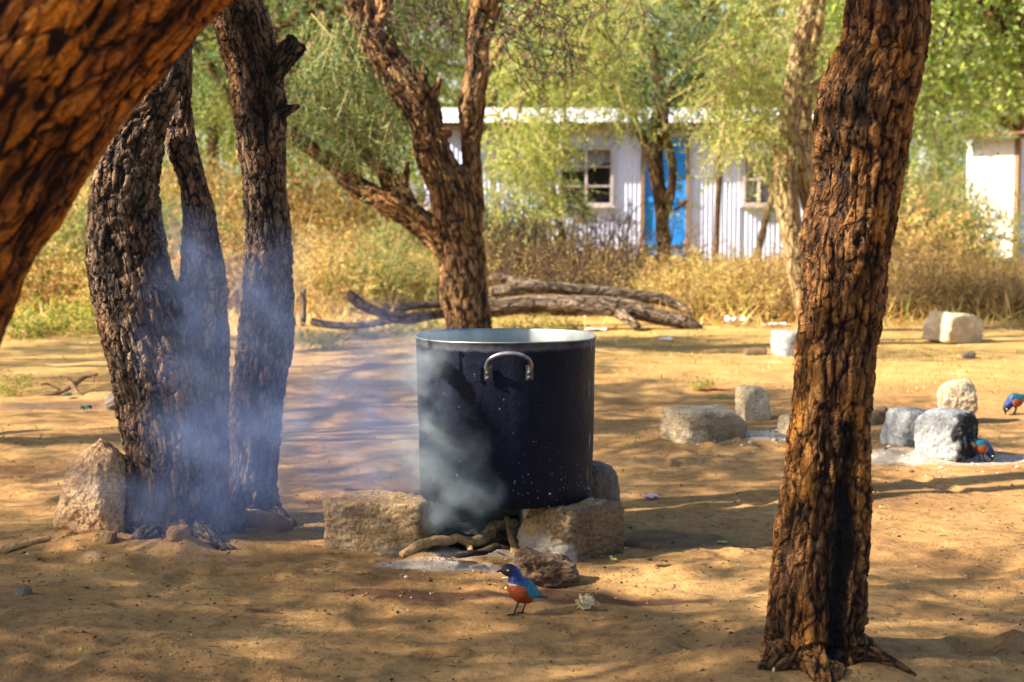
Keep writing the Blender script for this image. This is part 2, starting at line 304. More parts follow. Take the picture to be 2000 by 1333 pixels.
# ------------------------------------------------------------------ trunks: skeleton -> one skin -> bark relief
def pxchain(rows):                            # (px, py, Y, width_px) -> (x, y, z, r)
    out = []
    for px, py, Y, w in rows:
        p = at(px, py, Y); out.append((p[0], p[1], p[2], w / 2 * Y / F))
    return out
def trunk_mesh(name, chains, voxel, mats, plate=(.035, .10), amp=.010, low=.018, seed=1, feats=(), chars=(), rough=1.0, knots=()):
    mb = MB(); S = []; T = []; A = []; R = []; E1 = []; off = 0.0; rg = np.random.default_rng(seed)
    for ci, ch in enumerate(chains):
        c = catmull(ch, max(.02, min(q[3] for q in ch) * .5)); p, r = c[:, :3], np.maximum(c[:, 3], .004)
        ph = rg.uniform(0, 6.28, 4)
        def lobes(t, a, pp, ph=ph): return 1 + .05 * np.sin(2 * a + ph[0] + 3 * t) + .045 * np.sin(3 * a + ph[1] - 5 * t) + .03 * np.sin(5 * a + ph[2] + 7 * t)
        v, f = tube_geo(p, r, 20, True, lobes); mb.add(v, f)
        t, e1, e2 = frames(p); s = np.concatenate([[0], np.cumsum(np.linalg.norm(np.diff(p, axis=0), axis=1))])
        S.append(p); T.append(t); E1.append(e1); A.append(s + off); R.append(r); off += s[-1] + 3.7
    for kc, kr in knots:                      # burls
        v = np.array([[math.cos(a) * math.cos(b), math.sin(a) * math.cos(b), math.sin(b)] for b in np.linspace(-1.5, 1.5, 7) for a in np.linspace(0, 6.283, 10, endpoint=False)]) * kr + kc
        f = [(i * 10 + j, i * 10 + (j + 1) % 10, (i + 1) * 10 + (j + 1) % 10, (i + 1) * 10 + j) for i in range(6) for j in range(10)]
        f += [tuple(range(9, -1, -1)), tuple(range(60, 70))]; mb.add(v, f)
    S, T, A, R, E1 = map(np.concatenate, (S, T, A, R, E1)); E2 = np.cross(T, E1)
    tmp = bpy.data.objects.new('tmp', mb.mesh('tmp', [])); C.objects.link(tmp)
    md = tmp.modifiers.new('r', 'REMESH'); md.mode = 'VOXEL'; md.voxel_size = voxel; md.adaptivity = 0
    sm = tmp.modifiers.new('s', 'SMOOTH'); sm.iterations = 8; sm.factor = .5
    dg = bpy.context.evaluated_depsgraph_get(); me = bpy.data.meshes.new_from_object(tmp.evaluated_get(dg))
    bpy.data.objects.remove(tmp)
    n = len(me.vertices); v = np.zeros(n * 3, np.float32); me.vertices.foreach_get('co', v); v = v.reshape(-1, 3).astype(float)
    nr = np.zeros(n * 3, np.float32); me.vertices.foreach_get('normal', nr); nr = nr.reshape(-1, 3)
    near = np.zeros(n, int)
    for i in range(0, n, 8000):
        d = np.linalg.norm(v[i:i + 8000, None] - S[None], axis=2) - R[None] * .8; near[i:i + 8000] = d.argmin(1)
    o = v - S[near]; al = A[near] + np.sum(o * T[near], 1)
    q = np.stack([np.sum(o * E1[near], 1), np.sum(o * E2[near], 1), al], 1)
    pw, pl = plate
    wv = np.stack([fbm(q / np.array([pw * 3, pw * 3, pl * 2]), 3, seed * 7 + k) for k in range(3)], 1)
    u = q / np.array([pw, pw, pl]) + wv * .9
    u = u + .22 * np.stack([fbm(q / np.array([pw * .5, pw * .5, pl * .4]), 3, seed * 3 + k) for k in range(3)], 1)
    f1, f2, cid = worley(u, seed * 11, True); pl_ = sst(.01, .15, f2 - f1)
    u2 = q / np.array([pw * .5, pw * .5, pl * .3]) + wv * 1.3; g1, g2, cid2 = worley(u2, seed * 13 + 5, True); fine = sst(.0, .13, g2 - g1)
    fis = sst(.015, .13, np.abs(fbm(q / np.array([pw * 1.5, pw * 1.5, pl * 4.5]) + wv * .6, 3, seed * 19)))
    rid = 1 - np.abs(fbm(q / np.array([pw * 1.1, pw * 1.1, pl * 3.2]) + wv * .5, 4, seed * 17)) * 2.2; rid = np.clip(rid, 0, 1)
    vary = vnoise(np.floor(u * 1.0), seed) * .0 + fbm(u * .55, 2, seed + 3) * .35
    h = np.clip((pl_ * (.30 + .38 * cid + .4 * vary) + .16 * fine * (.4 + cid2)) * (.35 + .65 * fis) + .18 * fis * (1 - rid) ** .6, 0, 1)
    d = amp * (h - .45) * 1.7 + low * fbm(q / np.array([.14, .14, .3]), 3, seed + 60) + amp * .5 * fbm(q / np.array([.016, .016, .045]), 4, seed + 70, .6) * rough
    cm = np.zeros(n)
    for pts, w, dep in feats:                 # long grooves (dep > 0) or swellings (dep < 0)
        L = catmull(np.array([[*at(a, b, Y), 0] for a, b, Y in pts]), .02)[:, :3]
        dd = np.min(np.linalg.norm(v[:, None, :] - L[None], axis=2), 1) if n * len(L) < 4e7 else np.concatenate([np.min(np.linalg.norm(v[i:i + 8000, None] - L[None], axis=2), 1) for i in range(0, n, 8000)])
        d = d - dep * np.exp(-(dd / w) ** 2)
    for pts, w, a_ in chars:                  # scorched streaks
        L = catmull(np.array([[*at(a, b, Y), 0] for a, b, Y in pts]), .02)[:, :3]
        dd = np.concatenate([np.min(np.linalg.norm(v[i:i + 8000, None] - L[None], axis=2), 1) for i in range(0, n, 8000)])
        cm = np.maximum(cm, a_ * sst(1.25, .55, dd / w + .45 * fbm(q / np.array([.03, .03, .12]), 3, seed + 91)))
    v = v + nr * (d * np.clip(R[near] / .05, .2, 1))[:, None]
    me.vertices.foreach_set('co', v.astype(np.float32).ravel())
    for m in mats: me.materials.append(m)
    x = me.attributes.new('bk', 'FLOAT_VECTOR', 'POINT'); x.data.foreach_set('vector', q.astype(np.float32).ravel())
    for k, a in (('h', h), ('char', cm)):
        x = me.attributes.new(k, 'FLOAT', 'POINT'); x.data.foreach_set('value', a.astype(np.float32))
    me.polygons.foreach_set('use_smooth', np.ones(len(me.polygons), bool)); me.update(); me.name = name
    return me

BK_L = bark_mat('bark_grey_brown', (.014, .010, .009), (.082, .053, .037), (.27, .17, .10), (.32, .15, .06), .55)
BK_R = bark_mat('bark_orange_brown', (.014, .007, .005), (.095, .043, .016), (.27, .125, .040), (.50, .20, .030), 1.0)
BK_N = bark_mat('bark_rusty', (.016, .006, .004), (.16, .050, .010), (.42, .14, .018), (.70, .23, .016), 1.2, .7)
BK_M = bark_mat('bark_tan_brown', (.030, .016, .010), (.16, .085, .038), (.38, .22, .095), (.46, .22, .06), .7, .5)
BK_P = bark_mat('bark_pale', (.18, .11, .05), (.42, .28, .13), (.60, .44, .22), (.52, .31, .11), .4, .5)
BK_D = bark_mat('bark_far', (.05, .028, .015), (.13, .072, .032), (.24, .14, .06), (.33, .16, .05), .5, .4)
BK_G = bark_mat('bark_fallen', (.06, .042, .03), (.19, .135, .09), (.38, .28, .19), (.34, .21, .11), .4, .4)

LEAF_OL = leaf_mat('leaf_olive', [(0, (.09, .14, .035)), (.5, (.18, .24, .068)), (1, (.32, .37, .13))], .5)
LEAF_YG = leaf_mat('leaf_yellow_green', [(0, (.15, .23, .035)), (.5, (.29, .38, .075)), (1, (.48, .51, .15))], .5)
LEAF_DG = leaf_mat('leaf_deep_green', [(0, (.03, .075, .035)), (.5, (.075, .14, .050)), (1, (.18, .23, .07))], .4)
LEAF_BG = leaf_mat('leaf_broad', [(0, (.09, .17, .03)), (.5, (.22, .33, .06)), (1, (.46, .52, .17))], .5, rough=.35, spec=.5)
DRY_GOLD = leaf_mat('dry_gold', [(0, (.20, .10, .025)), (.25, (.46, .27, .06)), (.55, (.60, .41, .12)), (.78, (.72, .58, .26)), (.9, (.40, .46, .12)), (1, (.26, .40, .07))], .45, (1.1, 1, .8), .7, .2)
DRY_BRN = leaf_mat('dry_brown', [(0, (.08, .045, .016)), (.5, (.25, .145, .040)), (.85, (.46, .30, .09)), (1, (.24, .26, .06))], .4, (1.1, 1, .8), .7, .2)
DRY_RUST = leaf_mat('dry_rust', [(0, (.20, .085, .022)), (.4, (.46, .23, .06)), (.75, (.62, .40, .13)), (1, (.36, .38, .10))], .4, (1.1, 1, .8), .7, .2)
TWIG = nmat('twig', [(.3, (.10, .065, .04)), (.7, (.22, .15, .085))], 12, bmp=0)
TWIG_D = nmat('twig_dark', [(.3, (.035, .024, .018)), (.7, (.085, .055, .035))], 12, bmp=0)
TWIG_P = nmat('twig_pale', [(.3, (.26, .17, .08)), (.7, (.42, .30, .15))], 12, bmp=0)

# ------------------------------------------------------------------ foliage
def leaf_quads(P, ax, ln, wd, rg):
    n = unit(np.cross(ax, unit(rg.normal(size=P.shape)))); l = np.asarray(ln)[:, None]; w = np.asarray(wd)[:, None]
    mid = P + ax * l * .45
    return np.stack([P, mid + n * w * .5, P + ax * l, mid - n * w * .5], 1).reshape(-1, 3)
class Foliage:
    def __init__(s, seed): s.rg = np.random.default_rng(seed); s.lv = []; s.tw = MB(); s.tv = []; s.tf = 0
    def leaves(s, P, ax, ln, wd): s.lv.append(leaf_quads(P, ax, ln, wd, s.rg))
    def twigs(s, A, B, r0, r1):               # straight three-sided twigs, all at once
        t = unit(B - A); e1 = unit(np.cross(t, unit(s.rg.normal(size=A.shape)))); e2 = np.cross(t, e1); q = []
        for k in range(3):
            c, sn = math.cos(k * 2.094), math.sin(k * 2.094); q.append(A + r0 * (c * e1 + sn * e2))
        for k in range(3):
            c, sn = math.cos(k * 2.094), math.sin(k * 2.094); q.append(B + r1 * (c * e1 + sn * e2))
        s.tv.append(np.stack(q, 1).reshape(-1, 3))
    def sprays(s, P0, D, L, K, ll, lw, droop=.3, tw=.003):
        rg = s.rg; S = len(P0); L = np.broadcast_to(np.asarray(L, float), (S,)); t = np.linspace(.08, 1, K)
        P = P0[:, None] + D[:, None] * (L[:, None] * t)[..., None]; P[..., 2] -= droop * L[:, None] * t ** 2
        if tw:
            m = P[:, K // 2]; s.twigs(P0, m, tw, tw * .7); s.twigs(m, P[:, -1], tw * .7, tw * .3)
        sd = unit(np.cross(D, unit(rg.normal(size=D.shape)))); sg = np.where(np.arange(K) % 2 == 0, 1, -1)[None, :, None]
        ax = unit(sd[:, None] * sg + .45 * D[:, None] + .45 * rg.normal(size=P.shape))
        n = S * K; s.leaves(P.reshape(-1, 3), ax.reshape(-1, 3), ll * rg.uniform(.6, 1.35, n), lw * rg.uniform(.6, 1.3, n))
    def clusters(s, cen, rad, per, L, K, ll, lw, droop=.3, out=None, tw=.003, flat=1.0):
        rg = s.rg; N_ = len(cen); P0 = np.repeat(cen, per, 0) + rg.normal(size=(N_ * per, 3)) * rad * np.array([.5, .5, .35 * flat])
        D = rg.normal(size=P0.shape)
        if out is not None: D = D + 1.1 * unit(P0 - out)
        D[:, 2] -= .15; D = unit(D); s.sprays(P0, D, L * rg.uniform(.6, 1.3, len(P0)), K, ll, lw, droop, tw)
    def mesh(s, name, leaf, twig):
        v = []; f = []; mi = []; n = 0
        if s.lv:
            a = np.concatenate(s.lv); v.append(a); q = np.arange(len(a)).reshape(-1, 4); f.append(q); mi.append(np.zeros(len(q), int)); n = len(a)
        if s.tv:
            b = np.concatenate(s.tv); v.append(b); q = np.arange(len(b)).reshape(-1, 6) + n
            for i, j in ((0, 1), (1, 2), (2, 0)): f.append(np.stack([q[:, i], q[:, j], q[:, j + 3], q[:, i + 3]], 1)); mi.append(np.ones(len(q), int))
        return new_mesh(name, np.concatenate(v), np.concatenate(f), [leaf, twig], np.concatenate(mi), False)

def crown_points(rg, n, rad, shell=.55, flat_bottom=-.3):
    p = unit(rg.normal(size=(n * 3, 3))) * (shell + (1 - shell) * rg.random((n * 3, 1)) ** .6)
    p = p[p[:, 2] > flat_bottom][:n]; return p * np.array(rad)
def branch_tubes(mb, start, ends, r0, r1, rg, n=5):
    for e in ends:
        a, b = np.asarray(start, float), np.asarray(e, float); m = (a + b) / 2 + rg.normal(size=3) * np.linalg.norm(b - a) * .10 + np.array([0, 0, .06 * np.linalg.norm(b - a)])
        c = catmull([(*a, r0), (*m, (r0 + r1) / 2), (*b, r1)], np.linalg.norm(b - a) / 6); mb.tube(c[:, :3], c[:, 3], n, cap=False)
def proto_tree(name, H, rad, cz, ncl, per, L, K, ll, lw, leaf, twig, bark, seed, droop=.3, lean=(0, 0), tr=.13, forks=5, flat_bottom=-.3, cl=.35):
    rg = np.random.default_rng(seed); root = empty(name)
    fork = np.array([lean[0] * .4, lean[1] * .4, H * .36]); cen0 = np.array([lean[0], lean[1], cz])
    mb = MB(); c = catmull([(0, 0, -.15, tr * 1.35), (.05, .03, H * .15, tr), (*fork, tr * .8)], H * .04); mb.tube(c[:, :3], c[:, 3], 9)
    cp = crown_points(rg, ncl, rad, flat_bottom=flat_bottom) + cen0
    lim = crown_points(rg, forks, np.array(rad) * .55, .8, -.2) + cen0; branch_tubes(mb, fork, lim, tr * .62, tr * .26, rg, 7)
    near = np.array([lim[np.argmin(np.linalg.norm(lim - q, axis=1))] for q in cp])
    for a, b in zip(near, cp): branch_tubes(mb, a, [b], tr * .22, .006, rg, 4)
    v = np.concatenate(mb.v); at_h = .5 + .5 * fbm(v * np.array([14, 14, 5]), 3, seed)
    obj('trunk', mb.mesh('trunk', [bark], True, {'h': at_h, 'char': np.zeros(len(v)), 'bk': v}), root)
    fo = Foliage(seed + 1); fo.clusters(cp, cl, per, L, K, ll, lw, droop, cen0 - np.array([0, 0, rad[2] * .5]))
    obj('crown', fo.mesh('crown', leaf, twig), root); return root
# ------------------------------------------------------------------ the standing trees with their own bark
def limbs_up(root, chains, bark, seed, name='limb'):
    for ch in chains:
        c = catmull(ch, .08); v, f = tube_geo(c[:, :3], c[:, 3], 12)
        o = obj(name, new_mesh(name, v, f, [bark], attrs={'h': .5 + .5 * fbm(v * np.array([22, 22, 7]), 3, seed), 'char': np.zeros(len(v)), 'bk': v}), root)
def high_crown(root, cen, rad, ncl, starts, leaf, twig, bark, seed, per=9, ll=.045, lw=.018):
    rg = np.random.default_rng(seed); cp = crown_points(rg, ncl, rad, .4, -.35) + np.asarray(cen); mb = MB()
    for q in cp:
        s = starts[int(np.argmin([np.linalg.norm(np.asarray(t) - q) for t in starts]))]; branch_tubes(mb, s, [q], .022, .006, rg, 4)
    v = np.concatenate(mb.v); obj('branches', mb.mesh('branches', [bark], True, {'h': np.full(len(v), .5), 'char': np.zeros(len(v)), 'bk': v}), root)
    fo = Foliage(seed); fo.clusters(cp, .35, per, .34, 16, ll, lw, .3, np.asarray(cen) - np.array([0, 0, 1]))
    obj('crown', fo.mesh('crown', leaf, twig), root)

# tree of three stems veiled in smoke
YT = TB[1]; Y3 = gp(495, 1018)[1]
root = empty('acacia_tree', (0, 0, 0))
ch_left = pxchain([(345, 1110, YT, 215), (343, 1062, YT, 190), (335, 1000, YT, 172), (335, 900, YT, 160), (318, 800, YT, 160), (298, 700, YT, 163), (270, 600, YT, 164), (248, 520, YT, 150), (240, 450, YT, 142), (242, 350, YT, 126), (264, 262, YT, 108), (297, 200, YT, 84), (322, 150, YT, 66), (352, 70, YT + .05, 58), (380, -40, YT + .1, 55)])
ch_mid = pxchain([(385, 1060, YT + .02, 120), (400, 900, YT + .03, 88), (398, 760, YT + .03, 95), (396, 650, YT + .05, 98), (398, 540, YT + .08, 84), (390, 450, YT + .1, 66), (378, 355, YT + .12, 50), (354, 280, YT + .14, 54), (350, 200, YT + .16, 46), (353, 100, YT + .18, 36), (350, 0, YT + .2, 34), (340, -60, YT + .2, 32)])
ch_right = pxchain([(490, 1050, Y3, 150), (491, 1012, Y3, 118), (490, 960, Y3, 106), (497, 860, Y3, 103), (505, 760, Y3, 105), (516, 650, Y3, 104), (521, 550, Y3, 97), (522, 450, Y3, 90), (515, 350, Y3, 80), (508, 250, Y3, 92), (507, 200, Y3, 97), (488, 100, Y3, 97), (455, 0, Y3, 102), (425, -70, Y3, 98)])
stub = pxchain([(505, 175, Y3, 70), (530, 142, Y3 - .01, 58), (556, 112, Y3 - .02, 50), (582, 80, Y3 - .03, 46)])
spur = pxchain([(540, 222, Y3, 34), (566, 214, Y3 - .02, 20), (588, 207, Y3 - .03, 7)])
foot = [pxchain([(330, 1040, YT, 90), (292, 1066, YT - .12, 84), (255, 1082, YT - .2, 50)]), pxchain([(360, 1040, YT, 90), (398, 1074, YT - .15, 84), (445, 1094, YT - .25, 50)]), pxchain([(500, 1000, Y3, 80), (548, 1022, Y3 - .08, 40), (575, 1030, Y3 - .1, 22)]),
        pxchain([(345, 1030, YT - .02, 120), (350, 1072, YT - .14, 100), (352, 1100, YT - .26, 60)]), pxchain([(440, 1000, YT + .15, 90), (440, 1045, YT + .1, 90)])]
me = trunk_mesh('trunk', [ch_left, ch_mid, ch_right, stub, spur] + foot, .0062, [BK_L], (.025, .065), .0095, .012, 3,
                knots=[(at(192, 462, YT), .038), (at(480, 240, Y3), .03)],
                chars=[([(350, 1090, YT - .1), (300, 1040, YT - .1), (275, 980, YT - .1)], .09, .8), ([(570, 120, Y3), (590, 72, Y3)], .07, .9), ([(500, 260, Y3 - .1), (520, 160, Y3 - .1), (500, 40, Y3 - .1)], .06, .75), ([(588, 207, Y3), (550, 215, Y3)], .04, .9)])
obj('trunk', me, root)
e1 = [(*at(380, -40, YT + .1), .035), (*at(460, -300, YT + .2), .05), (*at(560, -700, YT), .035)]
e2 = [(*at(425, -70, Y3), .08), (*at(330, -330, Y3), .07), (*at(250, -800, Y3), .045)]
e3 = [(*at(340, -60, YT + .2), .025), (*at(280, -350, YT + .3), .022), (*at(180, -650, YT + .4), .015)]
limbs_up(root, [e1, e2, e3], BK_L, 5)
high_crown(root, (at(400, 0, YT)[0], YT, 3.7), (1.7, 1.6, .9), 40, [e1[-1][:3], e2[-1][:3], e3[-1][:3]], LEAF_OL, TWIG, BK_L, 31)
tag(root, 'dark rough-barked acacia with three stems rising from one foot, wrapped in blue smoke', 'tree')

# tree at the near edge, leaning in from the corner
YN = 2.55
root = empty('leaning_tree', (0, 0, 0))
ch = pxchain([(-345, 1760, YN, 560), (-340, 1640, YN, 520), (-330, 1300, YN, 480), (-325, 900, YN, 470), (-226, 570, YN, 475), (-98, 330, YN, 480), (12, 140, YN, 490), (175, -60, YN, 480), (420, -330, YN, 440), (640, -560, YN, 400)])
me = trunk_mesh('trunk', [ch], .0062, [BK_N], (.030, .12), .0065, .026, 8, rough=1.0)
obj('trunk', me, root)
l1 = [(*ch[-1][:3], .15), (ch[-1][0] - .2, YN - .1, 2.4, .11), (ch[-1][0] - 1.2, YN - .2, 3.1, .06)]
limbs_up(root, [l1], BK_N, 6)
high_crown(root, (-2.4, YN - .2, 3.4), (1.7, 1.4, .55), 50, [l1[-1][:3]], LEAF_OL, TWIG, BK_N, 33)
tag(root, 'thick rusty-orange tree trunk leaning in across the near corner, out of focus', 'tree')

# single straight trunk on the near side of the clearing
YR = RT[1]
root = empty('scarred_tree', (0, 0, 0))
rows = [(1590, 1360, 270), (1588, 1305, 238), (1588, 1270, 208), (1592, 1200, 190), (1600, 1100, 184), (1608, 1000, 178), (1615, 900, 170), (1623, 800, 160), (1630, 700, 153), (1639, 650, 156), (1643, 600, 168), (1648, 550, 168), (1649, 500, 176), (1657, 450, 184), (1669, 400, 171), (1676, 350, 169), (1681, 300, 183), (1683, 250, 196), (1690, 200, 197), (1704, 150, 194), (1724, 100, 180), (1731, 50, 178), (1735, 0, 174), (1745, -80, 172), (1765, -180, 160)]
rch = pxchain([(a, b, YR, w * .92) for a, b, w in rows])
roots = [pxchain([(1640, 1270, YR, 120), (1700, 1282, YR - .05, 52), (1750, 1302, YR - .1, 26), (1790, 1325, YR - .14, 16)]), pxchain([(1560, 1270, YR, 120), (1510, 1312, YR - .08, 60), (1470, 1338, YR - .12, 26)]),
         pxchain([(1600, 1280, YR - .03, 120), (1610, 1330, YR - .14, 80), (1615, 1365, YR - .2, 50)])]
me = trunk_mesh('trunk', [rch] + roots, .0046, [BK_R], (.020, .13), .0095, .012, 12,
                feats=[([(1658, 900, YR - .1), (1652, 1050, YR - .1), (1645, 1200, YR - .1), (1640, 1265, YR - .1)], .028, .030), ([(1660, 40, YR - .1), (1650, 120, YR - .12), (1640, 200, YR - .12)], .04, .022), ([(1625, 240, YR - .12), (1622, 310, YR - .12)], .035, .020),
                       ([(1735, 20, YR - .1), (1722, 90, YR - .12), (1690, 150, YR - .13), (1650, 185, YR - .13)], .03, -.018), ([(1720, 210, YR - .1), (1690, 300, YR - .12), (1670, 400, YR - .12), (1655, 520, YR - .12)], .03, -.010), ([(1700, 880, YR - .05), (1697, 1000, YR - .05), (1690, 1200, YR - .05)], .02, -.012)],
                chars=[([(1664, 840, YR - .1), (1654, 1050, YR - .1), (1642, 1265, YR - .1)], .036, 1.0), ([(1675, 0, YR - .1), (1655, 110, YR - .12), (1640, 200, YR - .12), (1620, 320, YR - .12)], .06, .75)])
obj('trunk', me, root)
l1 = [(*rch[-1][:3], .085), (rch[-1][0] - .25, YR, 2.5, .07), (rch[-1][0] - .5, YR + .3, 3.3, .045)]; l2 = [(*rch[-1][:3], .08), (rch[-1][0] + .3, YR - .1, 2.4, .06), (rch[-1][0] + .8, YR - .2, 3.2, .04)]
limbs_up(root, [l1, l2], BK_R, 7)
high_crown(root, (rch[-1][0] + .3, YR, 3.9), (1.8, 1.6, .8), 36, [l1[-1][:3], l2[-1][:3]], LEAF_OL, TWIG, BK_R, 35)
tag(root, 'straight furrowed orange-brown tree trunk with a black scorched groove, standing nearest in full height', 'tree')

# forked tree behind the pot
YM = gp(910, 694)[1]
root = empty('forked_tree', (0, 0, 0))
c1 = pxchain([(912, 730, YM, 130), (912, 690, YM, 112), (913, 640, YM, 98), (910, 560, YM, 90), (905, 500, YM, 88), (896, 450, YM, 90), (886, 400, YM, 86), (870, 350, YM, 76), (850, 300, YM, 68), (835, 250, YM, 62), (820, 205, YM, 66), (795, 165, YM, 70), (760, 120, YM, 60), (722, 50, YM, 52), (698, 0, YM, 48), (680, -50, YM, 46), (640, -130, YM, 40)])
c2 = pxchain([(920, 480, YM + .03, 56), (924, 400, YM + .05, 44), (921, 330, YM + .06, 42), (921, 250, YM + .06, 52), (923, 200, YM + .06, 54), (930, 140, YM + .06, 44), (932, 80, YM + .06, 46), (940, 40, YM + .06, 56), (952, 0, YM + .06, 56), (965, -60, YM + .06, 50), (975, -140, YM, 44)])
c3 = pxchain([(885, 500, YM + .02, 50), (850, 462, YM + .05, 54), (800, 424, YM + .1, 46), (750, 395, YM + .15, 38), (700, 366, YM + .2, 36), (650, 318, YM + .2, 30), (610, 292, YM + .2, 28), (565, 258, YM + .2, 26), (520, 225, YM + .2, 18)])
c4 = pxchain([(805, 426, YM + .1, 44), (775, 372, YM + .2, 42), (745, 335, YM + .25, 32), (705, 290, YM + .3, 26), (650, 255, YM + .35, 20)])
c5 = pxchain([(778, 380, YM + .2, 24), (792, 345, YM + .2, 20), (797, 312, YM + .2, 16)]); c6 = pxchain([(706, 370, YM + .2, 28), (688, 340, YM + .15, 24), (684, 315, YM + .1, 18)])
c7 = pxchain([(732, 60, YM, 26), (748, 20, YM - .05, 28), (752, -20, YM - .08, 30), (765, -90, YM - .1, 30)])
sp = [pxchain([(822, 175, YM - .04, 26), (829, 140, YM - .05, 16), (827, 114, YM - .05, 3)]), pxchain([(845, 190, YM - .02, 20), (856, 165, YM - .04, 12), (861, 142, YM - .05, 3)]), pxchain([(866, 258, YM - .05, 22), (878, 262, YM - .08, 18)])]
me = trunk_mesh('trunk', [c1, c2, c3, c4, c5, c6, c7] + sp, .0125, [BK_M], (.045, .18), .014, .030, 21, rough=1.0)
obj('trunk', me, root)
up1 = [(*at(640, -130, YM), .07), (*at(560, -350, YM), .06), (*at(500, -600, YM), .04)]; up2 = [(*at(975, -140, YM), .07), (*at(1010, -300, YM), .06), (*at(1060, -560, YM), .04)]
limbs_up(root, [up1, up2], BK_M, 8)
high_crown(root, (at(800, 0, YM)[0], YM, 4.9), (3.4, 2.6, 1.2), 60, [up1[-1][:3], up2[-1][:3]], LEAF_OL, TWIG_D, BK_M, 37)
fo = Foliage(71); rg = fo.rg                  # green curtain hanging from the low limb
def px_cloud(rg, n, boxes, Y0, Y1):
    out = []
    for _ in range(n):
        x0, y0, x1, y1 = boxes[rg.integers(len(boxes))]; out.append(at(rg.uniform(x0, x1), rg.uniform(y0, y1), rg.uniform(Y0, Y1)))
    return np.array(out)
P0 = px_cloud(rg, 470, [(570, 20, 720, 190), (590, 110, 750, 240), (560, 170, 680, 240), (670, 190, 780, 280), (600, 20, 700, 160)], YM - .5, YM + .8)
D = rg.normal(size=P0.shape) * np.array([.45, .45, .3]) + np.array([0, 0, -1.0]); fo.sprays(P0, unit(D), rg.uniform(.18, .42, len(P0)), 22, .034, .015, .1, .003)
obj('low_foliage', fo.mesh('low_foliage', leaf_mat('leaf_grey_green', [(0, (.035, .085, .035)), (.5, (.10, .18, .065)), (1, (.24, .31, .10))], .45), TWIG_P), root)
fo = Foliage(72); rg = fo.rg                  # dark bare thorny twigs hanging from above
for (x0, x1, y1, n) in ((955, 1120, 190, 80), (775, 900, 70, 45), (1040, 1270, 60, 30)):
    for _ in range(n):
        a = at(rg.uniform(x0, x1), rg.uniform(-60, y1 * .75), YM - rg.uniform(.3, 1.2)); d = unit(np.array([rg.normal() * .8, rg.normal() * .5, -.8])); p = a[None]
        for k in range(5):
            b = p + (d * rg.uniform(.05, .11))[None]; fo.twigs(p, b, .0055 - .0008 * k, .0045 - .0008 * k); d = unit(d + rg.normal(size=3) * .55)
            if rg.random() < .8: e = b + (unit(rg.normal(size=3)) * rg.uniform(.04, .12))[None]; fo.twigs(b, e, .0035, .0015)
            if rg.random() < .5: fo.leaves(b, unit(rg.normal(size=(1, 3))), [.04], [.02])
            p = b
obj('hanging_twigs', fo.mesh('hanging_twigs', LEAF_DG, TWIG_D), root)
tag(root, 'tan-brown acacia forking in a V behind the pot, with one low limb under green leaves', 'tree')

# pale two-stem tree behind the scarred trunk
YP = gp(1575, 652)[1]
root = empty('pale_tree', (0, 0, 0))
p1 = pxchain([(1590, 680, YP, 60), (1582, 640, YP, 50), (1572, 580, YP, 44), (1558, 520, YP, 46), (1545, 450, YP, 42), (1536, 390, YP, 40), (1534, 330, YP, 44), (1535, 270, YP, 46), (1545, 210, YP, 40), (1556, 140, YP, 38), (1565, 80, YP, 36), (1582, 10, YP, 36), (1600, -60, YP, 34), (1620, -200, YP, 30)])
p2 = pxchain([(1566, 560, YP + .1, 36), (1590, 470, YP + .12, 36), (1585, 400, YP + .12, 38), (1572, 350, YP + .1, 38), (1556, 300, YP + .06, 40), (1540, 262, YP + .03, 40)])
p3 = pxchain([(1570, 330, YP + .15, 26), (1575, 270, YP + .2, 24), (1572, 200, YP + .2, 24), (1580, 120, YP + .2, 22), (1595, 60, YP + .2, 22), (1605, -40, YP + .2, 20)])
p4 = pxchain([(1570, 185, YP, 22), (1592, 168, YP, 20), (1612, 152, YP, 16), (1640, 120, YP, 12)]); p5 = pxchain([(1530, 310, YP, 24), (1512, 290, YP - .05, 18), (1505, 278, YP - .06, 12)])
me = trunk_mesh('trunk', [p1, p2, p3, p4, p5], .0125, [BK_P], (.05, .16), .010, .022, 25, rough=.8); obj('trunk', me, root)
u1 = [(*p1[-1][:3], .05), (p1[-1][0] + .3, YP, 3.3, .04), (p1[-1][0] + .5, YP, 4, .03)]; limbs_up(root, [u1], BK_P, 9)
fo = Foliage(74); rg = fo.rg
P0 = px_cloud(rg, 430, [(1400, -80, 1560, 120), (1380, 60, 1520, 190), (1400, 120, 1530, 250), (1420, 160, 1520, 270), (1560, -80, 1650, 120)], YP - .5, YP + 1.2)
D = rg.normal(size=P0.shape) * np.array([.8, .8, .5]) + np.array([-.2, 0, -.6]); fo.sprays(P0, unit(D), rg.uniform(.3, .6, len(P0)), 24, .038, .014, .25, .004)
obj('crown', fo.mesh('crown', LEAF_YG, TWIG_P), root)
tag(root, 'pale sunlit tree with two twining stems partly hidden behind the scorched trunk', 'tree')

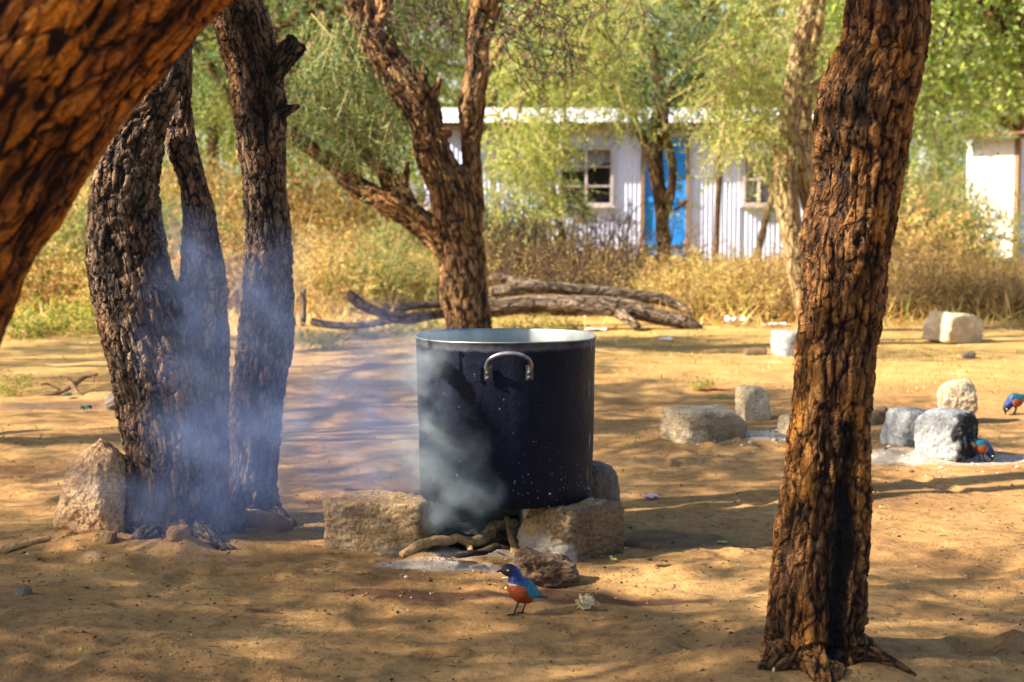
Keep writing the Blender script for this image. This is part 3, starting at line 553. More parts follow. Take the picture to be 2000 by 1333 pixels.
# ------------------------------------------------------------------ trees farther back
TREES = []
pa = proto_tree('thorn_tree', 5.2, (2.6, 2.4, 2.0), 3.6, 110, 16, .45, 20, .060, .024, LEAF_OL, TWIG_P, BK_D, 101, .35, flat_bottom=-.75)
pb = proto_tree('thorn_tree', 5.6, (2.9, 2.6, 2.2), 3.9, 120, 16, .48, 20, .064, .026, LEAF_YG, TWIG_P, BK_D, 103, .4, (.3, .2), flat_bottom=-.8)
pc = proto_tree('thorn_tree', 4.6, (2.1, 2.0, 1.8), 3.0, 85, 15, .42, 20, .055, .022, LEAF_DG, TWIG, BK_D, 105, .35, (-.2, 0), flat_bottom=-.6)
used = set()
def place(proto, px, Y, sc, rz, label, group=None, dz=0):
    o = proto if proto.name not in used else copy_tree(proto); used.add(proto.name)
    x = at(px, 500, Y)[0]; o.location = (x, Y, gz1(x, Y) + dz - .03); o.rotation_euler = (0, 0, rz); o.scale = (sc,) * 3
    tag(o, label, 'tree', group); return o
ORD = 'first second third fourth fifth sixth seventh eighth ninth tenth eleventh twelfth'.split()
G1 = 'yellow-green acacias closing the view behind the sheds'
for i, (px, Y, sc, rz) in enumerate([(120, 37, 1.2, .3), (420, 39, 1.25, 1.2), (700, 36.5, 1.2, 2.1), (960, 38, 1.25, .9), (1240, 37, 1.3, 3.3), (1500, 39, 1.25, 4.2), (1760, 38, 1.2, 5.1), (2010, 37, 1.25, 2.7)]):
    place(pb if i % 2 else pa, px, Y, sc, rz, 'leafy acacia in the back row closing the view, %s from the left' % ORD[i], G1)
place(pa, 505, 22, .95, 2.2, 'olive acacia seen between the smoke-veiled stems, standing in the golden brush')
place(pb, 120, 24, .9, 1.0, 'yellow-green acacia behind the leaning trunk, in the golden brush')
place(pc, 530, 20, 1.0, .5, 'deep green tree with dark stems behind the broken branch stub')
place(pa, 1690, 26, .8, 3.9, 'olive acacia mostly hidden behind the scorched trunk, beside the white hut')

# drooping acacia whose stem stands behind the forked tree
YQ = 17.0
root = empty('drooping_acacia', (0, 0, 0))
q1 = pxchain([(918, 600, YQ, 26), (918, 500, YQ, 24), (912, 380, YQ, 22), (925, 240, YQ, 20), (960, 120, YQ, 18), (1020, 40, YQ, 14), (1090, -40, YQ, 10)])
qs = [q1] + [pxchain([(a, b, YQ + d, 7), ((a + e) / 2 + 10, min(b, f) - 14, YQ + d - .1, 5.5), (e, f, YQ + d - .2, 3.5)]) for a, b, d, e, f in ((960, 120, 0, 1060, 150), (1000, 60, 0, 1140, 90), (1060, 150, -.2, 1105, 240), (1140, 90, -.2, 1185, 200), (1060, 150, -.2, 1000, 260), (1090, 130, -.2, 1150, 180), (1020, 40, 0, 1200, 20), (1185, 75, -.1, 1090, 250), (925, 240, 0, 1000, 300))]
mb = MB()
for w in qs: c = catmull(w, .06); mb.tube(c[:, :3], c[:, 3], 7)
v = np.concatenate(mb.v); obj('trunk', mb.mesh('trunk', [BK_P], True, {'h': np.full(len(v), .45), 'char': np.zeros(len(v)), 'bk': v}), root)
fo = Foliage(82); rg = fo.rg
P0 = px_cloud(rg, 1150, [(940, -40, 1240, 90), (960, 40, 1220, 170), (960, 100, 1100, 260), (940, 200, 1080, 330), (950, 260, 1060, 420), (960, 220, 1110, 360), (1090, 120, 1230, 230), (980, -60, 1260, 60)], YQ - .8, YQ + 1.0)
D = rg.normal(size=P0.shape) * np.array([.8, .8, .5]) + np.array([.15, 0, -.55]); fo.sprays(P0, unit(D), rg.uniform(.2, .5, len(P0)), 20, .042, .015, .25, .004)
obj('crown', fo.mesh('crown', LEAF_YG, TWIG_P), root)
tag(root, 'feathery light green acacia drooping over the shed roof, its stem behind the forked tree', 'tree')
# tree before the blue door: dark forked stem
YD = 21.0
root = empty('door_tree', (0, 0, 0))
d1 = pxchain([(1300, 560, YD, 40), (1298, 500, YD, 30), (1294, 440, YD, 27), (1289, 380, YD, 28), (1280, 335, YD, 32), (1268, 296, YD, 26), (1250, 262, YD, 18), (1236, 225, YD, 14), (1228, 180, YD, 10)])
d2 = pxchain([(1282, 340, YD, 24), (1284, 290, YD - .05, 22), (1282, 240, YD - .05, 24), (1287, 190, YD - .05, 20), (1280, 120, YD, 14), (1270, 60, YD, 9)])
d3 = pxchain([(1296, 420, YD, 20), (1312, 370, YD - .1, 16), (1312, 310, YD - .1, 16), (1303, 270, YD - .1, 15), (1300, 215, YD - .1, 14), (1318, 150, YD - .1, 11), (1335, 90, YD, 8)])
d4 = pxchain([(1303, 420, YD - .1, 10), (1330, 402, YD - .15, 8), (1345, 390, YD - .15, 5)]); d5 = pxchain([(1300, 360, YD - .1, 7), (1320, 330, YD - .2, 6), (1338, 390, YD - .2, 5)])
me = trunk_mesh('trunk', [d1, d2, d3, d4], .02, [BK_D], (.07, .2), .012, .02, 27); obj('trunk', me, root)
fo = Foliage(76); rg = fo.rg
P0 = px_cloud(rg, 520, [(1225, 20, 1420, 140), (1240, 90, 1400, 200), (1210, 130, 1270, 220), (1330, 130, 1440, 225), (1200, 0, 1400, 60)], YD - .6, YD + .8)
D = rg.normal(size=P0.shape) * np.array([.8, .8, .5]) + np.array([0, 0, -.5]); fo.sprays(P0, unit(D), rg.uniform(.3, .6, len(P0)), 22, .055, .022, .25, .005)
obj('crown', fo.mesh('crown', LEAF_DG, TWIG), root)
fo = Foliage(78); rg = fo.rg
P0 = px_cloud(rg, 50, [(1255, 230, 1345, 300), (1300, 330, 1330, 420), (1250, 480, 1340, 520)], YD - .4, YD + .2)
fo.sprays(P0, unit(rg.normal(size=P0.shape) + np.array([0, 0, -.6])), rg.uniform(.2, .4, len(P0)), 16, .05, .02, .2, .005); obj('side_foliage', fo.mesh('side_foliage', LEAF_YG, TWIG_P), root)
tag(root, 'dark forked tree standing right before the blue door', 'tree')
# slender tree before the window
YW = 19.5
root = empty('slender_tree', (0, 0, 0))
w1 = pxchain([(1102, 540, YW, 16), (1100, 500, YW, 13), (1096, 450, YW, 12), (1086, 400, YW, 11), (1076, 340, YW, 8), (1070, 290, YW, 5)]); w2 = pxchain([(1094, 430, YW, 8), (1060, 380, YW, 6), (1040, 340, YW, 4)])
mb = MB()
for w in (w1, w2): c = catmull(w, .08); mb.tube(c[:, :3], c[:, 3], 8)
v = np.concatenate(mb.v); obj('trunk', mb.mesh('trunk', [BK_D], True, {'h': np.full(len(v), .35), 'char': np.zeros(len(v)), 'bk': v}), root)
fo = Foliage(79); rg = fo.rg
P0 = px_cloud(rg, 230, [(1045, 280, 1110, 400), (1020, 320, 1090, 420), (1070, 370, 1160, 420), (1035, 230, 1100, 320)], YW - .4, YW + .4)
fo.sprays(P0, unit(rg.normal(size=P0.shape) + np.array([0, 0, -.3])), rg.uniform(.18, .35, len(P0)), 16, .045, .018, .2, .004)
obj('crown', fo.mesh('crown', LEAF_OL, TWIG), root)
tag(root, 'slender young tree with a small dull-green crown growing before the shed window', 'tree')
# arching sapling
mb = MB(); YA = 17.5
for w in (pxchain([(1474, 545, YA, 15), (1482, 490, YA, 14), (1495, 430, YA, 13), (1508, 385, YA, 12), (1512, 340, YA, 9)]), pxchain([(1508, 385, YA, 7), (1490, 330, YA, 6), (1460, 295, YA, 5), (1420, 280, YA, 4), (1385, 290, YA, 3)])):
    c = catmull(w, .06); mb.tube(c[:, :3], c[:, 3], 8)
root = empty('arching_sapling'); v = np.concatenate(mb.v); obj('trunk', mb.mesh('trunk', [BK_P], True, {'h': np.full(len(v), .4), 'char': np.zeros(len(v)), 'bk': v}), root)
fo = Foliage(80); rg = fo.rg; P0 = px_cloud(rg, 60, [(1400, 275, 1510, 300), (1490, 290, 1520, 380), (1500, 400, 1520, 440)], YA - .1, YA + .1)
fo.sprays(P0, unit(rg.normal(size=P0.shape) + np.array([0, 0, -.4])), rg.uniform(.08, .2, len(P0)), 10, .035, .014, .2, .003); obj('crown', fo.mesh('crown', LEAF_YG, TWIG_P), root)
tag(root, 'thin yellowish sapling arching over before the curtained shed window', 'tree')
# broad-leaved tree
bt = proto_tree('broadleaf_tree', 5.6, (2.5, 2.0, 1.75), 3.75, 190, 18, .42, 10, .075, .046, LEAF_BG, TWIG, BK_D, 111, .35, (-.5, 0), .16, flat_bottom=-.85)
xb = at(2090, 500, 17)[0]; bt.location = (xb, 17, 0); tag(bt, 'broad-leaved bright green tree hanging over the white hut', 'tree')
# canopies standing beside the clearing, whose shade dapples the ground
ps = proto_tree('shade_acacia', 4.6, (2.1, 2.1, .6), 3.5, 140, 12, .32, 13, .05, .026, LEAF_OL, TWIG, BK_D, 121, .2, flat_bottom=-.4, tr=.07, cl=.22)
for i, (x, y, sc, rz, lab) in enumerate([(-5.1, 1.5, 1, .2, 'flat-crowned acacia beside the clearing, level with the camera'), (-4.9, 6.1, 1, 1.7, 'flat-crowned acacia beside the clearing, level with the pot'), (-7.6, 1.6, 1.15, 3.0, 'flat-crowned acacia in the second rank beside the clearing'), (-6.4, 9.6, 1.05, 4.4, 'flat-crowned acacia beside the clearing, level with the far hearth')]):
    o = ps if i == 0 else copy_tree(ps); o.location = (x, y, 0); o.rotation_euler = (0, 0, rz); o.scale = (sc,) * 3; tag(o, lab, 'tree', 'acacias beside the clearing')

# ------------------------------------------------------------------ far woodland behind everything
fo = Foliage(131); rg = fo.rg; n = 7500
cen = np.stack([rg.uniform(-34, 34, n), rg.uniform(46, 58, n), 11 * rg.random(n) ** .9], 1)
fo.clusters(cen, .9, 4, .8, 8, .20, .10, .3, None, 0)
tag(obj('far_woodland', fo.mesh('far_woodland', LEAF_YG, TWIG)), 'hazy yellow-green woodland filling the far background', None, None, 'stuff')

# ------------------------------------------------------------------ fallen timber at the clearing's edge
YL = 13.2
def log_thing(name, chains, label, bark=BK_G, voxel=.016, seed=1, cat='log', chars=()):
    me = trunk_mesh(name, [pxchain([(a, b, YL + dy, w) for a, b, dy, w in c]) for c in chains], voxel, [bark], (.06, .26), .005, .016, seed, chars=chars)
    return tag(obj(name, me), label, cat)
log_thing('fallen_log', [[(864, 616, 0, 26), (957, 603, 0, 35), (1042, 594, 0, 37), (1132, 597, 0, 38), (1222, 602, 0, 36), (1276, 617, 0, 31), (1335, 630, 0, 26), (1372, 645, 0, 14)], [(1200, 606, 0, 28), (1250, 640, -.2, 16)]], 'thickest grey fallen log lying along the brush behind the pot', seed=41)
log_thing('fallen_log', [[(955, 540, .4, 16), (998, 546, .4, 20), (1078, 562, .4, 26), (1204, 574, .4, 26), (1294, 586, .4, 22), (1360, 615, .3, 12)], [(955, 572, .3, 24), (1024, 562, .35, 24), (1085, 563, .4, 22)]], 'forked grey fallen log resting behind the thickest one', seed=43)
log_thing('fallen_branch', [[(677, 571, -1.0, 18), (690, 583, -1.0, 22), (708, 597, -1.0, 22), (745, 612, -1.0, 22), (785, 622, -.9, 23), (830, 618, -.6, 24), (880, 610, -.3, 24)]], 'reddish-brown cut branch curving up out of the weeds near the forked tree', BK_M, seed=45, cat='branch')
log_thing('fallen_branch', [[(768, 602, -.5, 16), (790, 599, -.5, 18), (864, 594, -.4, 17), (930, 590, -.3, 14)]], 'thin grey branch lying behind the reddish curved one', seed=47, cat='branch')
log_thing('fallen_branch', [[(605, 628, -.7, 16), (650, 636, -.7, 18), (700, 636, -.7, 18), (750, 628, -.7, 15), (800, 624, -.7, 10)]], 'low dark branch half buried in weeds beside the small post', seed=49, cat='branch')
mb = MB(); c = catmull(pxchain([(593, 640, 13.6, 13), (592, 600, 13.6, 13), (592, 564, 13.6, 11)]), .05); mb.tube(c[:, :3], c[:, 3], 8); v = np.concatenate(mb.v)
tag(obj('wooden_post', mb.mesh('wooden_post', [BK_G], True, {'h': np.full(len(v), .3), 'char': np.zeros(len(v)), 'bk': v})), 'short weathered post standing in the weeds right of the smoky stems', 'post')
# ------------------------------------------------------------------ corrugated shed
SHEET = nmat('painted_sheet', [(.24, (.34, .26, .22)), (.36, (.46, .51, .74)), (.55, (.58, .64, .86)), (.75, (.74, .79, .92))], 1.4, rough=.5, bmp=.1, spec=.4, stretch=(1, 1, .3))
ROOFM = nmat('zinc_sheet', [(.3, (.62, .64, .68)), (.7, (.80, .81, .83))], 1.2, rough=.45, bmp=.05, spec=.5)
RUST = nmat('rusty_sheet', [(.3, (.22, .09, .04)), (.55, (.42, .20, .10)), (.75, (.55, .42, .33))], 3, rough=.8, bmp=.2)
WOODF = nmat('fascia_wood', [(.3, (.16, .09, .045)), (.7, (.32, .20, .10))], 8, stretch=(.2, 1, 3))
BLUE = nmat('blue_door_paint', [(.3, (.012, .19, .66)), (.6, (.02, .27, .80)), (.8, (.06, .36, .84))], 2.5, rough=.55, bmp=.1)
CREAM = nmat('frame_paint', [(.3, (.36, .30, .28)), (.7, (.55, .48, .45))], 6, bmp=.1)
WHITEW = nmat('white_wall_paint', [(.3, (.74, .73, .68)), (.7, (.86, .85, .80))], 2.2, rough=.8, bmp=.1)
CURT = nmat('curtain_cloth', [(.3, (.50, .47, .62)), (.7, (.68, .64, .76))], 4, rough=.9, bmp=0)
DARK = nmat('dark_interior', [(.3, (.02, .02, .022)), (.7, (.04, .038, .036))], 3, bmp=0)
gl, nt, bs, N = mat('window_glass'); tr_ = N('ShaderNodeBsdfTransparent'); mx_ = N('ShaderNodeMixShader'); mx_.inputs[0].default_value = .22; bs.inputs['Base Color'].default_value = (.02, .02, .025, 1); bs.inputs['Roughness'].default_value = .08; bs.inputs['Specular IOR Level'].default_value = .8
nt.links.new(tr_.outputs[0], mx_.inputs[1]); nt.links.new(bs.outputs[0], mx_.inputs[2]); nt.links.new(mx_.outputs[0], nt.nodes['Material Output'].inputs[0])
def sheet_mesh(w, h, wl=.076, am=.008, rows=2):
    n = max(4, int(w / wl * 6)); xs = np.linspace(0, w, n); zs = np.linspace(0, h, rows)
    v = np.array([[x, -am * math.cos(x / wl * 2 * math.pi), z] for z in zs for x in xs]); b = v + np.array([0, .004, 0])
    f = [(r * n + i, r * n + i + 1, (r + 1) * n + i + 1, (r + 1) * n + i) for r in range(rows - 1) for i in range(n - 1)]; m = len(v)
    f += [(m + a, m + d_, m + c_, m + b_) for a, b_, c_, d_ in f]
    return np.vstack([v, b]), f
def sheet(parent, x0, x1, z0, z1, y, m, name='corrugated_sheet', rz=0):
    v, f = sheet_mesh(x1 - x0, z1 - z0); return obj(name, new_mesh(name, v, f, [m]), parent, (x0, y, z0), rz)
def part_box(name, parent, c, d, m, rz=0): mb = MB(); mb.box((0, 0, 0), d); return obj(name, mb.mesh(name, [m], False), parent, c, rz)
YHs = 28.0; X = lambda px: at(px, 400, YHs)[0]; Z = lambda py: at(1000, py, YHs)[2]
root = empty('corrugated_shed', (X(1190), YHs, 0)); ox = X(1190)
def rx(px): return X(px) - ox
zt = Z(250)
edges = [840, 930, 1012, 1092, 1144, 1197, 1252, 1345, 1400, 1450, 1512, 1560, 1600]
for a, b in zip(edges[:-1], edges[1:]):
    spans = [(0, zt)]
    if 1092 <= a < 1197: spans = [(0, Z(403)), (Z(287), zt)]
    elif a == 1252: spans = [(Z(268), zt)]
    elif a == 1450: spans = [(0, Z(402)), (Z(300), zt)]
    for z0, z1 in spans: sheet(root, rx(a) + .003, rx(b) - .003, z0, z1, .004 * (edges.index(a) % 2), SHEET)
def window(x0, x1, y0, y1, cols, rows, curtain):
    w = empty('window'); w.parent = root; w.location = ((rx(x0) + rx(x1)) / 2, -.02, (Z(y0) + Z(y1)) / 2); W, Hh = X(x1) - X(x0), Z(y0) - Z(y1); t = .045
    mb = MB(); mb.box((0, 0, Hh / 2 - t / 2), (W, .07, t)); mb.box((0, 0, -Hh / 2 + t / 2), (W, .07, t)); mb.box((-W / 2 + t / 2, 0, 0), (t, .068, Hh - 2 * t)); mb.box((W / 2 - t / 2, 0, 0), (t, .068, Hh - 2 * t))
    for k in range(1, cols): mb.box((-W / 2 + W * k / cols, 0, 0), (t * .9, .06, Hh - 2 * t))
    for k in range(1, rows):
        for q in range(cols): mb.box((-W / 2 + W * (q + .5) / cols, 0, -Hh / 2 + Hh * k / rows), (W / cols - t, .05, t * .6))
    obj('frame', mb.mesh('frame', [CREAM], False), w); part_box('sill', w, (0, -.03, -Hh / 2 - .02), (W + .08, .12, .035), CREAM)
    for q in range(cols):
        for k in range(rows): part_box('pane', w, (-W / 2 + W * (q + .5) / cols, .012, -Hh / 2 + Hh * (k + .5) / rows), (W / cols - t, .004, Hh / rows - t * .6), gl)
    part_box('dark_room', w, (0, .5, 0), (W + .3, .02, Hh + .3), DARK)
    n = 30; xs = np.linspace(-W / 2, W / 2, n)
    lo = np.array([Hh / 2 - Hh * (.42 - .32 * max(0, (x / W + .5) - .4) if curtain == 1 else .92) for x in xs])
    v = np.vstack([np.stack([xs, .10 + .02 * np.sin(xs * 38), np.full(n, Hh / 2)], 1), np.stack([xs, .10 + .025 * np.sin(xs * 38 + .4), lo], 1)])
    obj('curtain', new_mesh('curtain', v, [(i, i + 1, n + i + 1, n + i) for i in range(n - 1)], [CURT]), w)
window(1092, 1197, 288, 402, 2, 3, 1); window(1450, 1512, 301, 401, 2, 2, 2)
dr = empty('door'); dr.parent = root; dr.location = ((rx(1252) + rx(1345)) / 2, -.015, 0); W = X(1345) - X(1252); Hh = Z(268)
part_box('door_leaf', dr, (0, .02, Hh / 2), (W - .09, .04, Hh - .04), BLUE)
for s in (-1, 1): part_box('door_post', dr, (s * (W / 2 - .025), 0, Hh / 2), (.05, .09, Hh), WOODF)
for k in range(3): part_box('ledge', dr, (0, -.012, Hh * (.15 + .35 * k)), (W - .12, .025, .09), BLUE)
part_box('handle', dr, (W / 2 - .12, -.03, 1.0), (.03, .05, .12), RUST)
part_box('fascia', root, (rx(1220), -.32, zt + .005), (X(1600) - X(840) + .3, .03, .13), WOODF)
xs = [820, 930, 1040, 1150, 1260, 1370, 1480, 1620]; rise, run = .42, 3.4
for i, (a, b) in enumerate(zip(xs[:-1], xs[1:])):
    v, f = sheet_mesh(X(b) - X(a) + .04, math.hypot(rise, run)); o = obj('roof_sheet', new_mesh('roof_sheet', v, f, [ROOFM]), root, (rx(a), -.40, zt + .075 + .005 * (i % 2))); o.rotation_euler = (-math.atan2(run, rise), 0, 0)
for s, px in ((-1, 842), (1, 1598)):
    mb = MB(); mb.add([[0, 0, 0], [0, 2.9, 0], [0, 2.9, zt + .4], [0, .0, zt]], [(0, 1, 2, 3)]); mb.add([[.03, 0, 0], [.03, 2.9, 0], [.03, 2.9, zt + .4], [.03, .0, zt]], [(3, 2, 1, 0)]); obj('side_wall', mb.mesh('side_wall', [SHEET], False), root, (rx(px), .02, 0))
part_box('back_wall', root, (0, 2.92, (zt + .4) / 2), (X(1598) - X(842), .03, zt + .38), SHEET)
tag(root, 'long pale blue corrugated metal shed with a blue door behind the trees', 'shed')
mb = MB(); c = catmull(pxchain([(1398, 530, 26.2, 13), (1402, 400, 26.2, 12), (1408, 288, 26.2, 12)]), .2); mb.tube(c[:, :3], c[:, 3], 8); v = np.concatenate(mb.v)
tag(obj('wooden_pole', mb.mesh('wooden_pole', [BK_D], True, {'h': np.full(len(v), .4), 'char': np.zeros(len(v)), 'bk': v})), 'upright wooden pole before the shed wall, between door and curtained window', 'pole')

# ------------------------------------------------------------------ white hut
A, B, Cc = at(1889, 400, 30.8), at(1981, 400, 29.6), at(2110, 400, 30.9); hz = at(1940, 272, 30)[2]
root = empty('white_hut', (B[0], B[1], 0))
def wall_between(P, Q, name, m, corr=False):
    L = math.hypot(Q[0] - P[0], Q[1] - P[1]); a = math.atan2(Q[1] - P[1], Q[0] - P[0])
    if corr:
        n = 3
        for k in range(n):
            v, f = sheet_mesh(L / n - .008, hz); o = obj(name, new_mesh(name, v, f, [m]), root, (P[0] - B[0] + (Q[0] - P[0]) * k / n, P[1] - B[1] + (Q[1] - P[1]) * k / n, 0), a)
    else: part_box(name, root, ((P[0] + Q[0]) / 2 - B[0], (P[1] + Q[1]) / 2 - B[1], hz / 2), (L, .05, hz), m, a)
wall_between(A, B, 'painted_wall', WHITEW); wall_between(B, Cc, 'corrugated_sheet', SHEET, True)
wall_between(Cc, A + Cc - B, 'back_wall', WHITEW); wall_between(A + Cc - B, A, 'rear_wall', WHITEW)
part_box('corner_post', root, (.03, -.06, hz / 2), (.07, .07, hz), WOODF, .7)
a = math.atan2(B[1] - A[1], B[0] - A[0]); mid = (A + Cc) / 2 - B
for k in range(3):
    v, f = sheet_mesh(.66, 2.4); o = obj('roof_sheet', new_mesh('roof_sheet', v, f, [RUST]), root, (A[0] - B[0] - .28 + .62 * k * math.cos(a) - .18, A[1] - B[1] - .1 + .62 * k * math.sin(a) - .2, hz + .05 + .006 * k)); o.rotation_euler = (-math.radians(86), 0, a)
tag(root, 'small white-walled hut with a rusty sheet roof at the picture edge', 'hut')

# ------------------------------------------------------------------ bushes
def proto_bush(name, H, W, ncl, per, L, K, ll, lw, leaf, twig, seed, nst=26, wisps=70):
    rg = np.random.default_rng(seed); root = empty(name); fo = Foliage(seed + 1)
    cp = crown_points(rg, ncl, (W, W, H * .8), .12, .02); fo.clusters(cp, .34, per, L, K, ll, lw, .25, np.array([0, 0, -.2]), .0035)
    if wisps:                                 # loose upright sprays sticking out of the mass
        b = np.stack([rg.normal(size=wisps) * W * .45, rg.normal(size=wisps) * W * .45, rg.uniform(0, .25, wisps) * H], 1); D = unit(rg.normal(size=b.shape) * np.array([.38, .38, .1]) + np.array([0, 0, 1.0]))
        fo.sprays(b, D, H * rg.uniform(.5, 1.35, wisps), 22, ll * .9, lw * .7, .18, .004)
    obj('foliage', fo.mesh('foliage', leaf, twig), root)
    mb = MB()
    for k in range(nst): q = cp[rg.integers(len(cp))] * np.array([1.1, 1.1, rg.uniform(.9, 1.7)]); branch_tubes(mb, (rg.normal() * .06, rg.normal() * .06, -.05), [q], .012, .004, rg, 4)
    obj('stems', mb.mesh('stems', [twig]), root); return root
bg1 = proto_bush('golden_bush', 1.15, .95, 52, 9, .32, 11, .050, .024, DRY_GOLD, TWIG_P, 201)
bg2 = proto_bush('golden_bush', .9, 1.1, 48, 9, .30, 11, .052, .022, DRY_GOLD, TWIG_P, 203, 30, 110)
bg3 = proto_bush('rusty_bush', 1.0, 1.0, 50, 9, .34, 11, .046, .022, DRY_RUST, TWIG, 204, 46, 60)
bb1 = proto_bush('brown_bush', .85, 1.0, 46, 10, .32, 12, .040, .018, DRY_BRN, TWIG, 205, 60)
bb2 = proto_bush('thorn_bush', .8, .8, 26, 8, .36, 7, .030, .014, DRY_BRN, TWIG_D, 207, 80, 20)
bo1 = proto_bush('olive_bush', 1.25, .9, 60, 14, .34, 14, .042, .018, LEAF_OL, TWIG_P, 209)
bl1 = proto_bush('leafy_weed', .34, .30, 20, 7, .14, 7, .045, .028, leaf_mat('leaf_weed', [(0, (.09, .16, .03)), (.6, (.26, .30, .05)), (1, (.45, .36, .08))], .45), TWIG_P, 211, 8, 0)
usedb = set()
def bush(proto, px, Y, sc, rz, label, group=None, cat='bush', hs=1.0):
    o = proto if proto.name not in usedb else copy_tree(proto); usedb.add(proto.name)
    x = at(px, 500, Y)[0]; o.location = (x, Y, gz1(x, Y) - .01); o.rotation_euler = (0, 0, rz); o.scale = (sc, sc, sc * hs); tag(o, label, cat, group)
rb = np.random.default_rng(5)
def thicket(spots, pick, phrase, group, cat='bush'):    # each bush told apart by its row and its place in that row
    ys = sorted(q[1] for q in spots); cut = ys[len(ys) // 2] if len(ys) > 4 and cat == 'bush' else 1e9
    rows = [sorted([q for q in spots if q[1] < cut]), sorted([q for q in spots if q[1] >= cut])]
    for r, row in enumerate(rows):
        for i, (px, Y, sc) in enumerate(row):
            bush(pick(px), px, Y, sc, rb.uniform(0, 6), phrase + ', %s from the left' % ORD[i] + ('' if cut > 1e8 else (' in the nearer row', ' in the farther row')[r]), group, cat)
g = 'golden brush behind the smoky stems'
thicket([(20, 15.5, .85), (130, 16.5, 1.0), (110, 19, 1.3), (260, 15.2, .75), (330, 17.5, 1.1), (400, 15.8, .85), (440, 19.5, 1.3), (230, 21, 1.55), (30, 20.5, 1.5), (350, 23, 1.7), (480, 23, 1.6), (600, 22, 1.5)], lambda px: (bg1, bg2, bg3, bo1, bg1, bg3)[int(rb.integers(6))], 'golden dry bush behind the smoky stems', g)
g = 'golden brush between the smoky stems and the forked tree'
thicket([(590, 16, .7), (660, 15.2, .6), (640, 18.5, .85), (720, 17, .72), (760, 15.4, .6), (800, 18, .8), (845, 15.8, .65), (710, 21, 1.25), (800, 22, 1.2)], lambda px: (bg1, bg2, bg3, bg1, bo1)[int(rb.integers(5))], 'straw-yellow bush left of the forked tree', g)
g = 'dark thorn bushes behind the fallen logs'
thicket([(985, 15.2, .85), (1040, 17, 1.15), (1090, 15.0, .85), (1160, 16.2, 1.0), (1215, 15.0, .8), (1000, 19, 1.35), (1250, 17, 1.0), (1085, 20, 1.2), (1180, 21, 1.25)], lambda px: bb2, 'dark thorn bush behind the fallen logs', g)
g = 'brown bushes between logs and scorched trunk'
thicket([(1330, 14.6, .6), (1400, 14.2, .58), (1460, 14.8, .7), (1520, 14.3, .55), (1390, 16.5, .62), (1480, 17, .62), (1560, 16, .65), (1300, 17.5, .6)], lambda px: (bb1, bg3, bg2)[int(rb.integers(3))], 'tawny bush left of the scorched trunk', g)
g = 'brown bushes below the white hut'
thicket([(1745, 14.6, .65), (1810, 15.2, .72), (1880, 14.6, .56), (1950, 15, .55), (2010, 14.4, .58), (1780, 17.5, .8), (1860, 18, .62), (1930, 18.5, .5), (1990, 18, .5)], lambda px: bb1, 'brown bush below the white hut', g)
g = 'golden bushes beside the white hut'
thicket([(1770, 21, 1.1), (1840, 23, 1.2), (1720, 23, 1.2), (1800, 26, 1.5)], lambda px: bg1 if px % 20 else bo1, 'yellowish bush beside the white hut', g)
bush(bo1, 960, 21, 1.0, 2.0, 'olive bush at the end wall of the shed'); bush(bo1, 545, 25, 1.6, 1.0, 'tall olive bush showing between the smoky stems and the low limb')
bush(bo1, 90, 26, 1.5, 3.0, 'tall olive bush under the leaning trunk'); bush(bo1, 330, 27, 1.6, 4.0, 'tall olive bush seen in the gap between the joined stems')
g = 'leafy weeds round the fallen branches'
thicket([(px, gp(px, py)[1], sc * .38) for px, py, sc in [(600, 668, .8), (640, 690, .9), (690, 650, .8), (735, 655, .9), (780, 650, .9), (820, 655, 1.0), (845, 640, 1.0), (985, 640, .9), (1030, 642, .8), (1080, 640, .8), (1120, 642, .7)]], lambda px: bl1, 'leafy weed round the fallen branches', g, 'weed')
g = 'green weeds at the far left of the clearing'
thicket([(px, gp(px, py)[1], sc * .6) for px, py, sc in [(60, 655, 1.0), (120, 648, 1.1), (180, 652, 1.0), (205, 640, 1.2), (20, 660, .9)]], lambda px: bl1, 'green weed beyond the leaning trunk', g, 'weed')
bush(bl1, 1376, gp(1376, 764)[1], .17, 1.0, 'tiny dark green weed beside the red cloth strip', None, 'weed', 1.3)
bush(bl1, 1408, gp(1408, 776)[1], .1, 2.0, 'smallest green weed just before the red cloth strip', None, 'weed')
bush(bl1, 15, gp(15, 770)[1], .3, 2.0, 'green weed by the debris near the left picture edge', None, 'weed')

# ------------------------------------------------------------------ grasses
def blades(name, label, n, xf, leaf, hmin, hmax, w, seed, lean=.35):
    fo = Foliage(seed); rg = fo.rg; P = xf(rg, n); n = len(P); P[:, 2] = gz(P[:, 0], P[:, 1]) - .005
    ax = unit(rg.normal(size=P.shape) * lean + np.array([0, 0, 1.0])); fo.leaves(P, ax, rg.uniform(hmin, hmax, n), np.full(n, w) * rg.uniform(.6, 1.4, n))
    tag(obj(name, fo.mesh(name, leaf, TWIG)), label, None, None, 'stuff')
def band(y0, y1, clump=None):
    def f(rg, n):
        Y = np.sqrt(rg.uniform(y0 * y0, y1 * y1, n * 3)); x = rg.uniform(-.38, .38, n * 3) * Y
        if clump: k = fbm(np.stack([x, Y, 0 * x], 1) * clump[0], 3, 77) + rg.normal(size=n * 3) * .1 > clump[1]; x, Y = x[k], Y[k]
        return np.stack([x[:n], Y[:n], 0 * x[:n]], 1)
    return f
blades('dry_grass', 'dry golden grass between the bushes', 15000, band(13.2, 29, (.5, -.05)), DRY_GOLD, .05, .34, .014, 301, .7)
blades('dry_stubble', 'short straw-coloured stubble across the far side of the clearing', 9000, band(8.8, 14, (.8, .1)), DRY_GOLD, .008, .03, .006, 303, .6)
blades('green_grass', 'sparse low green grass tufts on the clearing', 3000, band(6.8, 13, (1.5, .38)), LEAF_OL, .012, .045, .005, 305, .5)
